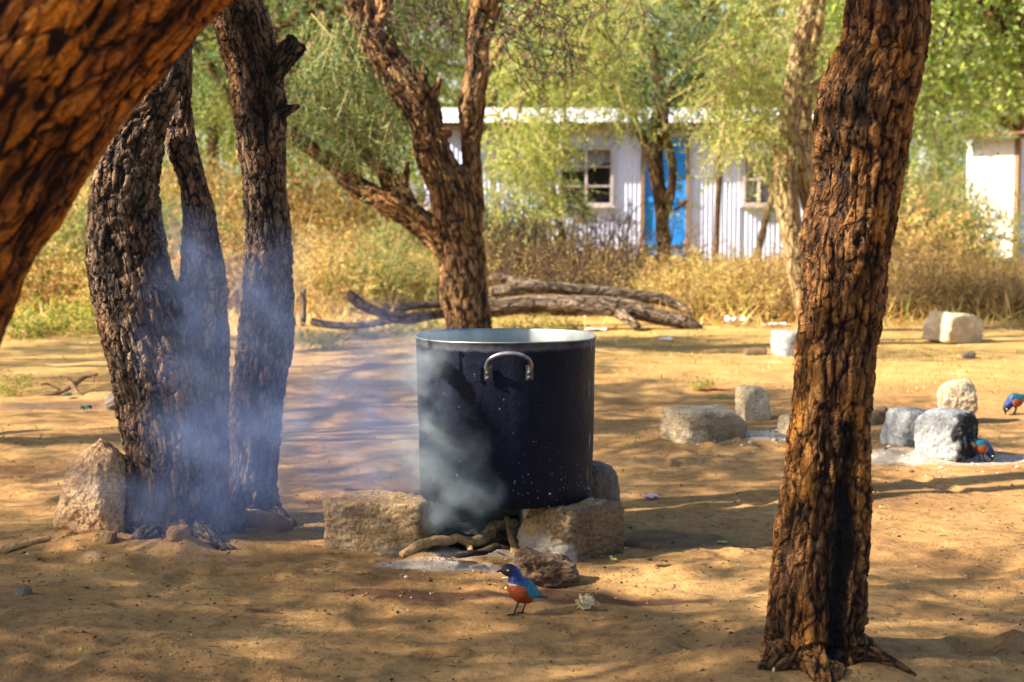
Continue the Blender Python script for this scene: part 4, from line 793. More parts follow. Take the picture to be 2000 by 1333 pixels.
# ------------------------------------------------------------------ stones
STONE_T = nmat('sandstone_tan', [(.25, (.14, .085, .042)), (.5, (.35, .225, .11)), (.75, (.54, .38, .20))], 7, rough=.95, bmp=.9, bscale=70, bdist=.014, speck=110)
STONE_G = nmat('ashy_stone', [(.25, (.13, .135, .14)), (.5, (.23, .24, .245)), (.75, (.34, .35, .345))], 9, rough=.95, bmp=.8, bscale=80, bdist=.008, speck=120)
STONE_P = nmat('pale_stone', [(.3, (.32, .24, .14)), (.55, (.50, .40, .26)), (.75, (.64, .54, .38))], 10, rough=.95, bmp=.8, bscale=60, bdist=.012, speck=110)
STONE_B = nmat('boulder_stone', [(.25, (.18, .10, .052)), (.46, (.36, .22, .115)), (.60, (.50, .33, .18)), (.74, (.80, .68, .52))], 5.5, rough=.9, bmp=.9, bscale=55, bdist=.016, speck=100)
STONE_D = nmat('dark_grey_stone', [(.3, (.07, .055, .045)), (.7, (.20, .155, .12))], 10, rough=.95, bmp=.8, bscale=60, bdist=.014)
STONE_R = nmat('reddish_rock', [(.3, (.035, .021, .014)), (.55, (.11, .065, .038)), (.75, (.24, .155, .095))], 18, rough=.95, bmp=.7, bscale=34, bdist=.012, speck=90)
def add_soot_shade(m, lo, hi):                      # soot and ash left by fires and one block face's painted shade, read from the stone's own 'soot' attribute
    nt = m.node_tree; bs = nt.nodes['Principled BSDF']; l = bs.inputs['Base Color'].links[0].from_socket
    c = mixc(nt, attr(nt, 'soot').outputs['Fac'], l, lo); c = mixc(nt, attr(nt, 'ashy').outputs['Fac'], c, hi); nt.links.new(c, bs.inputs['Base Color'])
add_soot_shade(STONE_P, (.05, .032, .022), (.5, .47, .42)); add_soot_shade(STONE_T, (.035, .028, .026), (.40, .37, .33)); add_soot_shade(STONE_G, (.012, .011, .012), (.38, .385, .385))
def cube_sphere(n):
    vs, fs = [], []; g = np.tan(np.linspace(-1, 1, n) * math.pi / 4)
    for ax in range(3):
        for s in (-1, 1):
            u, w = np.meshgrid(g, g); a = np.full_like(u, s); q = [None] * 3; q[ax] = a; q[(ax + 1) % 3] = u; q[(ax + 2) % 3] = w * s
            b = len(vs) * n * n; vs.append(np.stack([k.ravel() for k in q], 1)); i = np.arange(n * n).reshape(n, n) + b
            fs.append(np.stack([i[:-1, :-1].ravel(), i[:-1, 1:].ravel(), i[1:, 1:].ravel(), i[1:, :-1].ravel()], 1))
    v = unit(np.concatenate(vs)); f = np.concatenate(fs); key = np.round(v, 5); _, first, inv = np.unique(key, axis=0, return_index=True, return_inverse=True)
    return v[first], inv.ravel()[f]
CS = {n: cube_sphere(n) for n in (9, 26, 44)}
def rock_mesh(name, dims, m, seed, planes=None, p=14, chips=8, amp=.05, fine=.02, n=44, soot=None, ashy=None, taper=0):
    d, f = CS[n]; rg = np.random.default_rng(seed); dims = np.asarray(dims, float) / 2
    pl = [(np.array(a, float) / np.linalg.norm(a), b) for a, b in (planes or [((1, 0, 0), 1), ((-1, 0, 0), 1), ((0, 1, 0), 1), ((0, -1, 0), 1), ((0, 0, 1), 1), ((0, 0, -1), 1)])]
    for _ in range(chips):
        a = rg.normal(size=3); a[2] = abs(a[2]) + .1 if planes is None else a[2]; a = unit(a); pl.append((a, np.abs(a).sum() * rg.uniform(.70, .86) if planes is None else rg.uniform(.9, 1.05)))
    s = sum((np.maximum(0, d @ a) / b) ** p for a, b in pl); r = s ** (-1 / p)
    v = d * r[:, None]; nr = v + 0
    k = 1 + amp * fbm(v * 1.6 + seed, 4, seed) * 1.5; v = v * k[:, None]
    w1, w2 = worley(v * 3.0 + seed * 3.1, seed); v = v * (1 + fine * (fbm(v * 7 + seed, 4, seed + 9) * 1.6 - sst(.12, 0, w2 - w1) * .8))[:, None]
    if taper: v[:, :2] *= (1 - taper * v[:, 2:3])
    z = np.zeros(len(v)); so = soot(v, fbm(v * 3 + seed, 4, seed + 20)) if soot else z; asy = ashy(v, fbm(v * 3.5 + seed, 4, seed + 21)) if ashy else z
    return new_mesh(name, v * dims, f, [m], attrs={'soot': np.clip(so, 0, 1), 'ashy': np.clip(asy, 0, 1)})
def rock(name, px, py, dims, m, seed, label, rz=0, cat='stone', sink=.02, group=None, tilt=(0, 0), Y=None, z=None, **k):
    me = rock_mesh(name, dims, m, seed, **k); p = gset(px, py)
    if Y is not None: p = at(px, py, Y); p[2] = gz1(p[0], p[1])
    o = obj(name, me, None, (p[0], p[1], (p[2] if z is None else z) + dims[2] / 2 - sink)); o.rotation_euler = (tilt[0], tilt[1], rz); return tag(o, label, cat, group)
# tall boulder by the smoky tree
pb_ = gset(181, 1076)
bl = [((-.95, -.25, .20), .86), ((1, -.1, .0), .93), ((-.25, -.95, .12), .78), ((.55, -.80, .10), .84), ((0, 1, 0), .9), ((-.62, 0, .78), .86), ((.45, .1, .9), .93), ((.9, -.1, .42), .97), ((0, 0, -1), .95), ((-.62, -.62, .48), .84), ((-.3, -.8, -.5), .80), ((.1, -.6, .8), .92), ((.8, -.6, .3), .92)]
me = rock_mesh('boulder', (.222, .20, .288), STONE_B, 61, planes=bl, p=15, chips=2, amp=.06, fine=.03); o = obj('boulder', me, None, (pb_[0], pb_[1] + .06, pb_[2] + .122)); o.rotation_euler = (0, math.radians(5), 0)
tag(o, 'tall rounded tan boulder standing beside the smoke-veiled tree foot', 'boulder')
# stones carrying the pot
PC = at(988, 820, 4.95); PR = .2715; PZ0, PZ1 = .152, .640
rock('hearth_stone', 745, 1080, (.30, .24, .172), STONE_T, 63, 'tan block under the pot on the side of the smoke, soot-stained face', rz=math.radians(-9), sink=.02, Y=4.90, soot=lambda v, n: sst(.15, .75, v[:, 2] * .6 + v[:, 0] * .35 + n * .7 - .05) * sst(.95, .75, v[:, 2]) * .6, ashy=lambda v, n: sst(-.45, -.9, v[:, 2] + n * .5) * .5, p=16, chips=3, amp=.05, fine=.03)
rock('hearth_stone', 1112, 1095, (.24, .23, .172), STONE_T, 67, 'tan block under the pot, farthest from the smoke, one face rough and shaded', rz=math.radians(40), sink=.02, Y=4.82, soot=lambda v, n: np.maximum(sst(-.6, -.85, v[:, 1] + .25 * n) * .62, sst(.55, .95, -v[:, 0] * .4 + n * .9) * .5), ashy=lambda v, n: sst(-.35, -.85, v[:, 2] + v[:, 0] * .6 + n * .5) * .7 * sst(-.5, -.8, v[:, 0]), p=16, chips=3, amp=.06, fine=.045)  # soot; the right-hand face also has its shade put into the colour
rock('hearth_stone', 1160, 1020, (.14, .2, .235), STONE_D, 71, 'dark grey stone peeping out behind the pot', rz=.2, Y=5.16, p=14, amp=.06)
rock('hearth_stone', 850, 1040, (.12, .14, .17), STONE_D, 73, 'blackened stone in the smoke deep under the pot', rz=.5, Y=5.12, n=26, p=10)
rock('hearth_stone', 945, 1030, (.26, .12, .15), STONE_D, 74, 'blackened stone lying lowest behind the fire under the pot', rz=-.1, Y=5.25, n=26, p=10)
rock('rough_stone', 1063, 1132, (.17, .10, .085), STONE_R, 75, 'small knobbly dark rock right behind the standing starling', rz=.15, sink=.012, p=8, amp=.26, fine=.0, chips=7, tilt=(0, .18))
# second hearth
rock('hearth_stone', 1374, 862, (.315, .22, .148), STONE_P, 77, 'broken tan block with a dark smooth face, lying in the sun at the far hearth', rz=math.radians(20), sink=.01, p=20, chips=4, soot=lambda v, n: sst(-.85, -.1, v[:, 0] + n * .5) * sst(-.55, -.75, v[:, 1]) * .55)
rock('hearth_stone', 1470, 838, (.14, .10, .17), STONE_P, 79, 'upright pale slab behind the broken tan block', rz=math.radians(20), sink=.01, p=22, n=26, Y=7.75)
rock('hearth_stone', 1547, 856, (.10, .1, .115), STONE_P, 81, 'white stone half hidden behind the scorched trunk', rz=.4, p=9, n=26)
rock('hearth_stone', 1777, 880, (.20, .22, .165), STONE_G, 83, 'ash-grey block set farther back in the ash heap', rz=math.radians(8), sink=.01, p=10, amp=.09, fine=.014, ashy=lambda v, n: .1 + n * .8)
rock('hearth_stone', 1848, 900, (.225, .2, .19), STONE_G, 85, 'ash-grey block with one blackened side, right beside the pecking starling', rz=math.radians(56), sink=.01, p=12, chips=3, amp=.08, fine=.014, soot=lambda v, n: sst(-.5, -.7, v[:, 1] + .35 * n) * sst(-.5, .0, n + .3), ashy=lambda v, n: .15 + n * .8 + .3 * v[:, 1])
rock('round_stone', 1868, 838, (.165, .15, .15), STONE_P, 87, 'rounded cream rock resting behind the ash-grey blocks', p=8, amp=.08, fine=.03, Y=7.65, sink=.01, z=.065)
rock('stone_block', 1545, 690, (.22, .2, .19), STONE_G, 89, 'grey stone peeping out behind the scorched trunk at the clearing edge', rz=.3, n=26)
rock('boulder', 1862, 668, (.34, .28, .23), STONE_P, 91, 'pale angular boulder lying before the brown bushes', rz=.5, p=16, chips=9, amp=.07, tilt=(0, .15), n=26)
CLOD = nmat('red_earth_clod', [(.3, (.16, .085, .035)), (.7, (.34, .20, .085))], 14, bmp=.9, bscale=60, bdist=.015)
for i, (px, py, s, lab) in enumerate([(1388, 868, .03, 'white pebble before the broken tan block'), (48, 1183, .032, 'dark lump of stone alone on the sand near the left edge'), (1312, 908, .04, 'hollow brown clod on the shaded ground right of the pot'), (1892, 700, .07, 'small dark clod before the pale angular boulder'),
                                      (1513, 870, .02, 'small white pebble by the heap of white ash'), (1466, 872, .022, 'cream pebble before the pale slab'), (206, 1090, .05, 'low clod of red earth before the tall boulder'), (350, 1100, .05, 'pointed clod of red earth at the foot of the smoky tree'), (232, 800, .13, 'dark stone among the debris at the far left')]):
    rock('small_stone', px, py, (s * 1.25, s, s * .8), (STONE_P, STONE_D, STONE_T, STONE_D, STONE_P, STONE_P, CLOD, CLOD, STONE_D)[i], 120 + i, lab, rz=i, sink=s * .15, n=9 if s < .05 else 26, p=8, amp=.12)

# ------------------------------------------------------------------ the pot
soot, nt, bs, N = mat('sooty_metal')
n1 = noise_n(nt, 9, 6, .6, (1, 1, .25)); r1 = ramp(nt, [(.3, (.0012, .0018, .006)), (.55, (.003, .0048, .014)), (.7, (.009, .012, .024)), (.85, (.03, .034, .046))]); nt.links.new(n1.outputs[0], r1.inputs[0])
n2 = noise_n(nt, 130, 3, .55, (1, 1, .8)); n3 = noise_n(nt, 5.5, 3, .5); n5 = noise_n(nt, 34, 4, .6, (1.4, 1.4, .12))
tcz = N('ShaderNodeSeparateXYZ'); tco = N('ShaderNodeTexCoord'); nt.links.new(tco.outputs['Object'], tcz.inputs[0])
low = N('ShaderNodeMapRange'); low.inputs[1].default_value = .23; low.inputs[2].default_value = .03; nt.links.new(tcz.outputs[2], low.inputs[0])
chip = mth(nt, 'ADD', n2.outputs[0], mth(nt, 'ADD', mth(nt, 'MULTIPLY', n3.outputs[0], .22), mth(nt, 'MULTIPLY', low.outputs[0], .055)))
rc = ramp(nt, [(.855, (0, 0, 0)), (.875, (1, 1, 1))]); nt.links.new(chip, rc.inputs[0])
side = N('ShaderNodeMapRange'); side.inputs[1].default_value = .19; side.inputs[2].default_value = .265; nt.links.new(tcz.outputs[0], side.inputs[0])
rk = ramp(nt, [(.72, (0, 0, 0)), (.76, (1, 1, 1))]); nt.links.new(mth(nt, 'MULTIPLY', n5.outputs[0], mth(nt, 'MULTIPLY_ADD', side.outputs[0], .75, .52)), rk.inputs[0])
hi = mth(nt, 'MAXIMUM', rc.outputs[0], mth(nt, 'MULTIPLY', rk.outputs[0], .5))
rimz = N('ShaderNodeMapRange'); rimz.inputs[1].default_value = .435; rimz.inputs[2].default_value = .468; nt.links.new(tcz.outputs[2], rimz.inputs[0])
n6 = noise_n(nt, 12, 5, .7); rim = ramp(nt, [(.62, (0, 0, 0)), (.9, (1, 1, 1))]); nt.links.new(mth(nt, 'MULTIPLY', rimz.outputs[0], mth(nt, 'ADD', n6.outputs[0], .35)), rim.inputs[0])
hi = mth(nt, 'MAXIMUM', hi, mth(nt, 'MULTIPLY', rim.outputs[0], .16))
nt.links.new(mixc(nt, hi, r1.outputs[0], (.42, .43, .46)), bs.inputs['Base Color'])
rr = ramp(nt, [(.3, (.38,) * 3), (.75, (.65,) * 3)]); nt.links.new(n1.outputs[0], rr.inputs[0]); nt.links.new(rr.outputs[0], bs.inputs['Roughness']); bs.inputs['Specular IOR Level'].default_value = .10
nb = noise_n(nt, 38, 5, .7); bump(nt, bs, nb.outputs[0], .5, .006)
ALU = nmat('dull_aluminium', [(.3, (.20, .22, .21)), (.7, (.34, .36, .345))], 14, rough=.42, bmp=.08, spec=.5, metallic=.85, stretch=(1, 1, .3))
HND = nmat('worn_handle_metal', [(.35, (.05, .05, .055)), (.55, (.30, .30, .32)), (.75, (.46, .46, .50))], 22, rough=.33, bmp=.1, metallic=.8, spec=.5)
RIV = nmat('sooty_rivet', [(.3, (.012, .012, .014)), (.7, (.05, .05, .055))], 30, rough=.4, bmp=.1, spec=.5)
Hp = PZ1 - PZ0; R1 = PR; R0 = PR * .958
prof = [(0, 0), (R0 - .03, 0), (R0 - .004, .0015), (R0 - .0005, .006)] + [(R0 + (R1 - R0) * t, .016 + (Hp - .016) * t) for t in np.linspace(.05, .985, 22)] + [(R1 + .0022, Hp - .005), (R1 + .003, Hp - .001), (R1 + .001, Hp + .0015), (R1 - .002, Hp), (R1 - .004, Hp - .006)] + [(R1 - .005 + (R0 - R1) * t, Hp - .006 - (Hp - .014) * t) for t in np.linspace(.1, 1, 8)] + [(0, .008)]
na = 128; a = np.linspace(0, 2 * math.pi, na, endpoint=False); v = []
for k, (r, z) in enumerate(prof):
    dent = 1 + .005 * np.sin(2 * a + 1 + 3 * z) + .0025 * np.sin(5 * a + 9 * z) + .008 * fbm(np.stack([np.cos(a) * 2.2, np.sin(a) * 2.2, np.full(na, z * 9)], 1), 3, 5) * min(1, (Hp - z) * 8 + .1) if r > .2 else np.ones(na)
    v.append(np.stack([r * dent * np.cos(a), r * dent * np.sin(a), z + (.0015 * np.sin(3 * a) if z > .4 else 0 * a)], 1))
v = np.concatenate(v); f, mi = [], []
for k in range(len(prof) - 1):
    for j in range(na): q = (j + 1) % na; f.append((k * na + j, k * na + q, (k + 1) * na + q, (k + 1) * na + j)); mi.append(0 if k < 27 else 1)
pot = empty('cooking_pot', (PC[0], PC[1], PZ0)); obj('pot_body', new_mesh('pot_body', v, np.array(f), [soot, ALU], mi), pot)
for ang in (math.radians(-88), math.radians(92)):
    h = empty('handle'); h.parent = pot; h.scale = (1, 1, .8); h.location = (R1 * .995 * math.cos(ang), R1 * .995 * math.sin(ang), Hp - .100); h.rotation_euler = (0, 0, ang + math.pi / 2)   # local -y points outward
    c = catmull([(-.060, -.005, .022, .0082), (-.063, -.018, .046, .0086), (-.053, -.036, .072, .0092), (-.030, -.045, .088, .0096), (0, -.048, .093, .0098), (.030, -.045, .088, .0096), (.053, -.036, .072, .0092), (.063, -.018, .046, .0086), (.060, -.005, .022, .0082)], .006)
    vv, ff = tube_geo(c[:, :3], c[:, 3] * .82, 12); obj('grip', new_mesh('grip', vv, ff, [HND]), h)
    for s in (-1, 1):
        mb = MB(); mb.box((0, 0, 0), (.022, .005, .052)); b = obj('bracket', mb.mesh('bracket', [RIV], False), h, (s * .060, -.004, .018))
        for zz in (-.014, .006):
            d, ff = CS[9]; obj('rivet', new_mesh('rivet', d * np.array([.0075, .006, .0075]), ff, [RIV]), h, (s * .060, -.008, zz + .014))
tag(pot, 'huge soot-black cooking pot with bare metal rim, standing on stones over the fire', 'cooking pot')

# ------------------------------------------------------------------ firewood and sticks
WD_T = nmat('firewood_tan', [(.3, (.24, .14, .06)), (.55, (.46, .29, .13)), (.75, (.66, .47, .24))], 26, stretch=(1, 1, 1), rough=.9, bmp=1, bscale=70, bdist=.010, speck=140)
WD_O = nmat('weathered_wood', [(.3, (.12, .065, .03)), (.7, (.36, .22, .11))], 18, rough=.9, bmp=1, bscale=60, bdist=.02)
WD_C = nmat('firewood_charred', [(.35, (.010, .009, .009)), (.6, (.035, .028, .024)), (.78, (.16, .10, .06))], 22, rough=.9, bmp=.7, bscale=110, bdist=.004)
WD_B = nmat('firewood_brown', [(.3, (.06, .035, .022)), (.7, (.20, .12, .065))], 26, rough=.9, bmp=.6, bscale=110, bdist=.004)
def stick(name, rows, m, label, cat='stick', twig=None, parts=None, seed=0):
    mb = MB()
    for ch in [rows] + (twig or []):
        c = catmull(pxchain([(a_, b_, y_, w_ * 1.3) for a_, b_, y_, w_ in ch]), .012); c[:, 2] += gz(c[:, 0], c[:, 1]) + (c[:, 3] * .7 if name in ('firewood_stick', 'fallen_stick') else 0); rr = c[:, 3] * (1 + .10 * vnoise(c[:, :3] * 40 + seed, seed) + .06 * vnoise(c[:, :3] * 120, seed)); mb.tube(c[:, :3] + .002 * np.stack([vnoise(c[:, :3] * 25, seed + k) for k in range(3)], 1), rr, 12)
    return tag(obj(name, mb.mesh(name, [m])), label, cat)
stick('firewood_stick', [(785, 1094, 4.68, 11), (815, 1084, 4.72, 17), (850, 1075, 4.76, 15), (900, 1063, 4.82, 15), (935, 1060, 4.86, 18), (968, 1052, 4.95, 14)], WD_T, 'long pale stick poking out of the fire toward the tan block', seed=1, twig=[[(916, 1062, 4.84, 12), (918, 1080, 4.80, 11), (922, 1092, 4.78, 8)]])
stick('firewood_stick', [(887, 1103, 4.70, 14), (925, 1098, 4.74, 16), (960, 1088, 4.82, 17), (1000, 1074, 4.9, 15)], WD_C, 'thick charred stick lying lowest in the fire', seed=2)
stick('firewood_stick', [(1008, 1092, 4.80, 13), (1003, 1072, 4.84, 13), (996, 1045, 4.92, 12), (990, 1020, 5.0, 10)], WD_T, 'short upright stick leaning on the block with the rough shaded face', seed=3)
stick('firewood_stick', [(945, 1046, 4.92, 12), (968, 1038, 4.96, 14), (1005, 1030, 5.02, 13)], WD_T, 'stub of pale wood above the charred sticks', seed=4)
stick('firewood_stick', [(905, 1062, 4.95, 15), (940, 1048, 5.0, 17), (1000, 1036, 5.05, 15)], WD_C, 'blackened log deep in the fire behind the pale stick', seed=5)
stick('firewood_stick', [(940, 1078, 4.86, 9), (970, 1068, 4.9, 10), (1008, 1060, 4.94, 9)], WD_B, 'thin brown stick between the pale one and the charred one', seed=6)
stick('firewood_stick', [(860, 1062, 4.9, 14), (895, 1054, 4.95, 15), (940, 1058, 5.0, 14)], WD_C, 'charred stick end deepest in the smoke beside the tan block', seed=21)
stick('firewood_stick', [(925, 1086, 4.80, 12), (965, 1080, 4.84, 13), (1012, 1084, 4.86, 12)], WD_B, 'brown stick crossing the thick charred one at the front of the fire', seed=22)
stick('firewood_stick', [(950, 1060, 4.98, 16), (985, 1044, 5.02, 17), (1010, 1020, 5.06, 14)], WD_C, 'blackened stick rising beside the short upright one', seed=23)
stick('firewood_stick', [(1195, 1072, 4.95, 18), (1235, 1076, 4.9, 18), (1285, 1080, 4.86, 17)], WD_B, 'brown stick sticking out from the shade right of the pot', seed=7)
for i_, (rw, m_, lb) in enumerate([([(905, 1092, 4.76, 7), (930, 1080, 4.82, 8), (962, 1062, 4.9, 7)], WD_B, 'thin brown twig slanting up among the firewood'), ([(1005, 1066, 4.86, 9), (975, 1056, 4.92, 9), (940, 1040, 5.0, 8)], WD_C, 'slim burnt stick slanting the other way at the back of the fire'),
        ([(880, 1076, 4.84, 10), (915, 1072, 4.88, 11), (955, 1074, 4.9, 10)], WD_C, 'burnt stick lying flat below the long pale one'), ([(1000, 1102, 4.74, 10), (972, 1096, 4.78, 11), (940, 1092, 4.8, 9)], WD_C, 'burnt stub just behind the head of the standing starling'), ([(870, 1046, 5.0, 12), (910, 1036, 5.02, 13), (960, 1026, 5.06, 12)], WD_C, 'topmost blackened log in the smoke under the pot')]):
    stick('firewood_stick', rw, m_, lb, seed=30 + i_)
stick('fallen_stick', [(-60, 1098, 4.75, 12), (0, 1090, 4.75, 13), (45, 1083, 4.78, 12), (100, 1077, 4.82, 9)], WD_T, 'bare branch on the ground pointing at the tall boulder', seed=8)
stick('burnt_log', [(1690, 836, 7.55, 30), (1708, 822, 7.6, 27), (1726, 806, 7.65, 22)], WD_B, 'burnt log end showing beside the scorched trunk near the ash-grey blocks', 'log', seed=9)
stick('wood_chunk', [(1392, 870, 7.0, 12), (1420, 868, 7.0, 13), (1446, 868, 7.0, 10)], WD_T, 'short stick lying before the broken tan block', seed=10)
stick('wood_chunk', [(1456, 687, 11.2, 16), (1475, 685, 11.2, 17), (1496, 686, 11.2, 15)], WD_B, 'dark chunk of wood on the ground at the far clearing edge', seed=11)
stick('dead_branch', [(55, 779, 8.75, 4), (85, 772, 8.75, 6), (118, 766, 8.75, 7), (140, 756, 8.75, 9), (165, 744, 8.8, 7), (192, 736, 8.8, 3)], WD_B, 'dark dead branch among debris beyond the leaning trunk', twig=[[(140, 754, 8.75, 8), (152, 770, 8.7, 7), (172, 786, 8.65, 4)], [(120, 764, 8.75, 5), (95, 750, 8.75, 3), (80, 748, 8.7, 2)], [(182, 739, 8.8, 3), (184, 752, 8.75, 2)], [(150, 752, 8.75, 5), (128, 738, 8.75, 3)]], seed=12)
stick('dead_branch', [(0, 815, 8.1, 12), (40, 812, 8.1, 14), (88, 808, 8.1, 8)], WD_C, 'half-buried dark branch nearest the left edge of the debris', seed=13)
stick('leaning_twig', [(252, 962, 5.15, 7), (255, 990, 5.1, 9), (262, 1022, 5.05, 9), (262, 1048, 5.0, 8)], WD_C, 'dark twig leaning between the tall boulder and the tree', seed=14)
stick('thin_twig', [(680, 1270, 4.0, 4), (730, 1272, 4.0, 5), (778, 1274, 4.0, 4)], WD_C, 'thin dark twig on the nearest sand below the fire', seed=15)
stick('thin_twig', [(1405, 1274, 3.95, 5), (1425, 1272, 3.95, 3), (1470, 1276, 3.95, 2)], WD_B, 'fine curled twig just left of the scorched trunk foot', seed=16)
stick('short_log', [(448, 1032, 5.18, 44), (480, 1030, 5.16, 48), (530, 1034, 5.12, 42), (562, 1040, 5.08, 26)], WD_O, 'short weathered chunk of wood at the foot of the thinnest smoky stem', 'log', seed=17)

# ------------------------------------------------------------------ starlings
def feather(name, rough=.38, metal=.25, spec=.5):
    m, nt, bs, N = mat(name); c = attr(nt, 'plumage'); n = noise_n(nt, 160, 5, .6, (1, 1, 1)); rr = ramp(nt, [(.3, (.72,) * 3), (.7, (1.15,) * 3)]); nt.links.new(n.outputs[0], rr.inputs[0])
    nt.links.new(mixc(nt, 1, c.outputs['Color'], rr.outputs[0], 'MULTIPLY'), bs.inputs['Base Color']); bs.inputs['Roughness'].default_value = rough; bs.inputs['Metallic'].default_value = metal; bs.inputs['Specular IOR Level'].default_value = spec
    wv = N('ShaderNodeTexVoronoi'); mpw = N('ShaderNodeMapping'); mpw.inputs['Scale'].default_value = (.45, 1, 1); tcw = N('ShaderNodeTexCoord'); nt.links.new(tcw.outputs['Object'], mpw.inputs[0]); nt.links.new(mpw.outputs[0], wv.inputs['Vector']); wv.inputs['Scale'].default_value = 420
    bump(nt, bs, wv.outputs['Distance'], .6, .0025); return m
FEA = feather('plumage'); FEW = feather('wing_plumage', .3, .35)
BEAK = nmat('bird_black', [(.3, (.010, .010, .012)), (.7, (.03, .03, .032))], 40, rough=.4, bmp=0); EYE = nmat('bird_eye_pale', [(.3, (.75, .72, .55)), (.7, (.82, .80, .66))], 40, rough=.2, bmp=0)
def starling(label, foot, u, path, wing, tail, legs, eye, beak, flip=1, yaw=0):
    # local x along the bird in pixels of its own drawing (u metres each), z up; y is its width
    root = empty('starling', foot, yaw)
    P = catmull(np.array([(x * flip, 0, z, r) for x, z, r in path]), 1.5); n = 26; a = np.linspace(0, 2 * math.pi, n, endpoint=False)
    t = unit(np.gradient(P[:, :3], axis=0)); up = np.stack([-t[:, 2], 0 * t[:, 0], t[:, 0]], 1); up *= np.where(t[:, 0] * flip < 0, -1, 1)[:, None] * flip
    r = P[:, 3][:, None]; v = P[:, None, :3] + up[:, None] * (r * np.cos(a))[..., None] + np.array([0, 1, 0])[None, None] * (r * .86 * np.sin(a))[..., None]
    s = np.linspace(0, 1, len(P))[:, None] * np.ones((1, n)); und = -np.cos(a)[None] * np.ones((len(P), 1))     # und > 0: underside
    L = np.concatenate([[0], np.cumsum(np.linalg.norm(np.diff(P[:, :3], axis=0), axis=1))]); s = (L / L[-1])[:, None] * np.ones((1, n))
    col = np.zeros((len(P), n, 4)); col[..., 3] = 1
    blk, blu, teal, org, wht = map(np.array, ((.006, .007, .012), (.006, .018, .13), (.006, .07, .12), (.26, .042, .006), (.45, .36, .26)))
    m1 = sst(.16, .25, s)[..., None]; c = blk * (1 - m1) + blu * m1
    m2 = (sst(.40, .50, s) * 1)[..., None]; c = c * (1 - m2) + teal * m2
    line = .43 - .05 * und; m3 = (sst(line, line + .012, s) * sst(-.50, -.30, und) * sst(.97, .9, s))[..., None]
    mw = (sst(line, line + .006, s) * sst(line + .030, line + .022, s) * sst(-.45, -.2, und))[..., None]; c = c * (1 - m3) + org * m3; c = c * (1 - mw) + wht * mw
    m4 = (sst(.82, .88, s) * sst(-.2, .1, und))[..., None]; c = c * (1 - m4) + wht * m4
    col[..., :3] = c; v = v.reshape(-1, 3); f = [(i * n + j, i * n + (j + 1) % n, (i + 1) * n + (j + 1) % n, (i + 1) * n + j) for i in range(len(P) - 1) for j in range(n)]
    f += [tuple(range(n - 1, -1, -1)), tuple(range((len(P) - 1) * n, len(P) * n))]
    obj('body', new_mesh('body', v * u, f, [FEA], attrs={'plumage': col.reshape(-1, 4)}), root)
    d, ff = CS[26]
    (wx0, wz0), (wx1, wz1), wh, wy = wing
    L_ = math.hypot(wx1 - wx0, wz1 - wz0); ca, sa = (wx1 - wx0) / L_, (wz1 - wz0) / L_
    for sd in (-1, 1):
        q = d.copy(); along = q[:, 0]; h = q[:, 2] * wh * np.clip(1 - .62 * np.clip(along, -.2, 1) ** 1, .12, 1.1); yy = sd * (wy + q[:, 1] * 3.0 - 3.5 * np.clip(along, 0, 1)); lx = along * L_ / 2
        cx, cz = (wx0 + wx1) / 2, (wz0 + wz1) / 2; w = np.stack([(cx + lx * ca - h * sa) * flip, yy, cz + lx * sa + h * ca], 1)
        k = sst(-.9, .9, along + .3 * np.sin(h * 1.3)); wc = np.ones((len(w), 4)); wc[:, :3] = np.array([.008, .05, .15]) * (1 - k)[:, None] + np.array([.012, .20, .23]) * k[:, None]
        e = sst(.55, .9, along)[:, None]; wc[:, :3] = wc[:, :3] * (1 - e) + np.array([.010, .075, .10]) * e
        obj('wing', new_mesh('wing', w * u, ff, [FEW], attrs={'plumage': wc}), root)
    (tx0, tz0), (tx1, tz1), tw = tail; mb = MB()
    A_, B_ = np.array([tx0 * flip, 0, tz0]), np.array([tx1 * flip, 0, tz1]); dd = unit(B_ - A_); nn = np.array([-dd[2], 0, dd[0]])
    q = np.array([A_ + np.array([0, s2 * tw * .8, 0]) + nn * s3 * 2.2 for s2 in (-1, 1) for s3 in (-1, 1)] + [B_ + np.array([0, s2 * tw, 0]) + nn * s3 * .9 for s2 in (-1, 1) for s3 in (-1, 1)])
    mb.add(q * u, [(0, 1, 3, 2), (4, 6, 7, 5), (0, 4, 5, 1), (2, 3, 7, 6), (1, 5, 7, 3), (0, 2, 6, 4)]); tc = np.tile([.010, .035, .06, 1], (8, 1)); obj('tail', mb.mesh('tail', [FEW], False, {'plumage': tc}), root)
    (bx0, bz0, br), (bx1, bz1) = beak; c = np.linspace(0, 1, 6); bp = np.stack([(bx0 + (bx1 - bx0) * c) * flip, 0 * c, bz0 + (bz1 - bz0) * c - 1.2 * c ** 2], 1); vv, f2 = tube_geo(bp * u, np.linspace(br, .5, 6) * u, 8); obj('beak', new_mesh('beak', vv, f2, [BEAK]), root)
    d9, f9 = CS[9]
    for sd in (-1, 1):
        e_ = obj('eye', new_mesh('eye', d9 * 2.3 * u, f9, [EYE]), root, (eye[0] * flip * u, sd * eye[2] * u, eye[1] * u)); obj('pupil', new_mesh('pupil', d9 * 1.5 * u, f9, [BEAK]), e_, (-.2 * u, sd * 1.3 * u, 0))
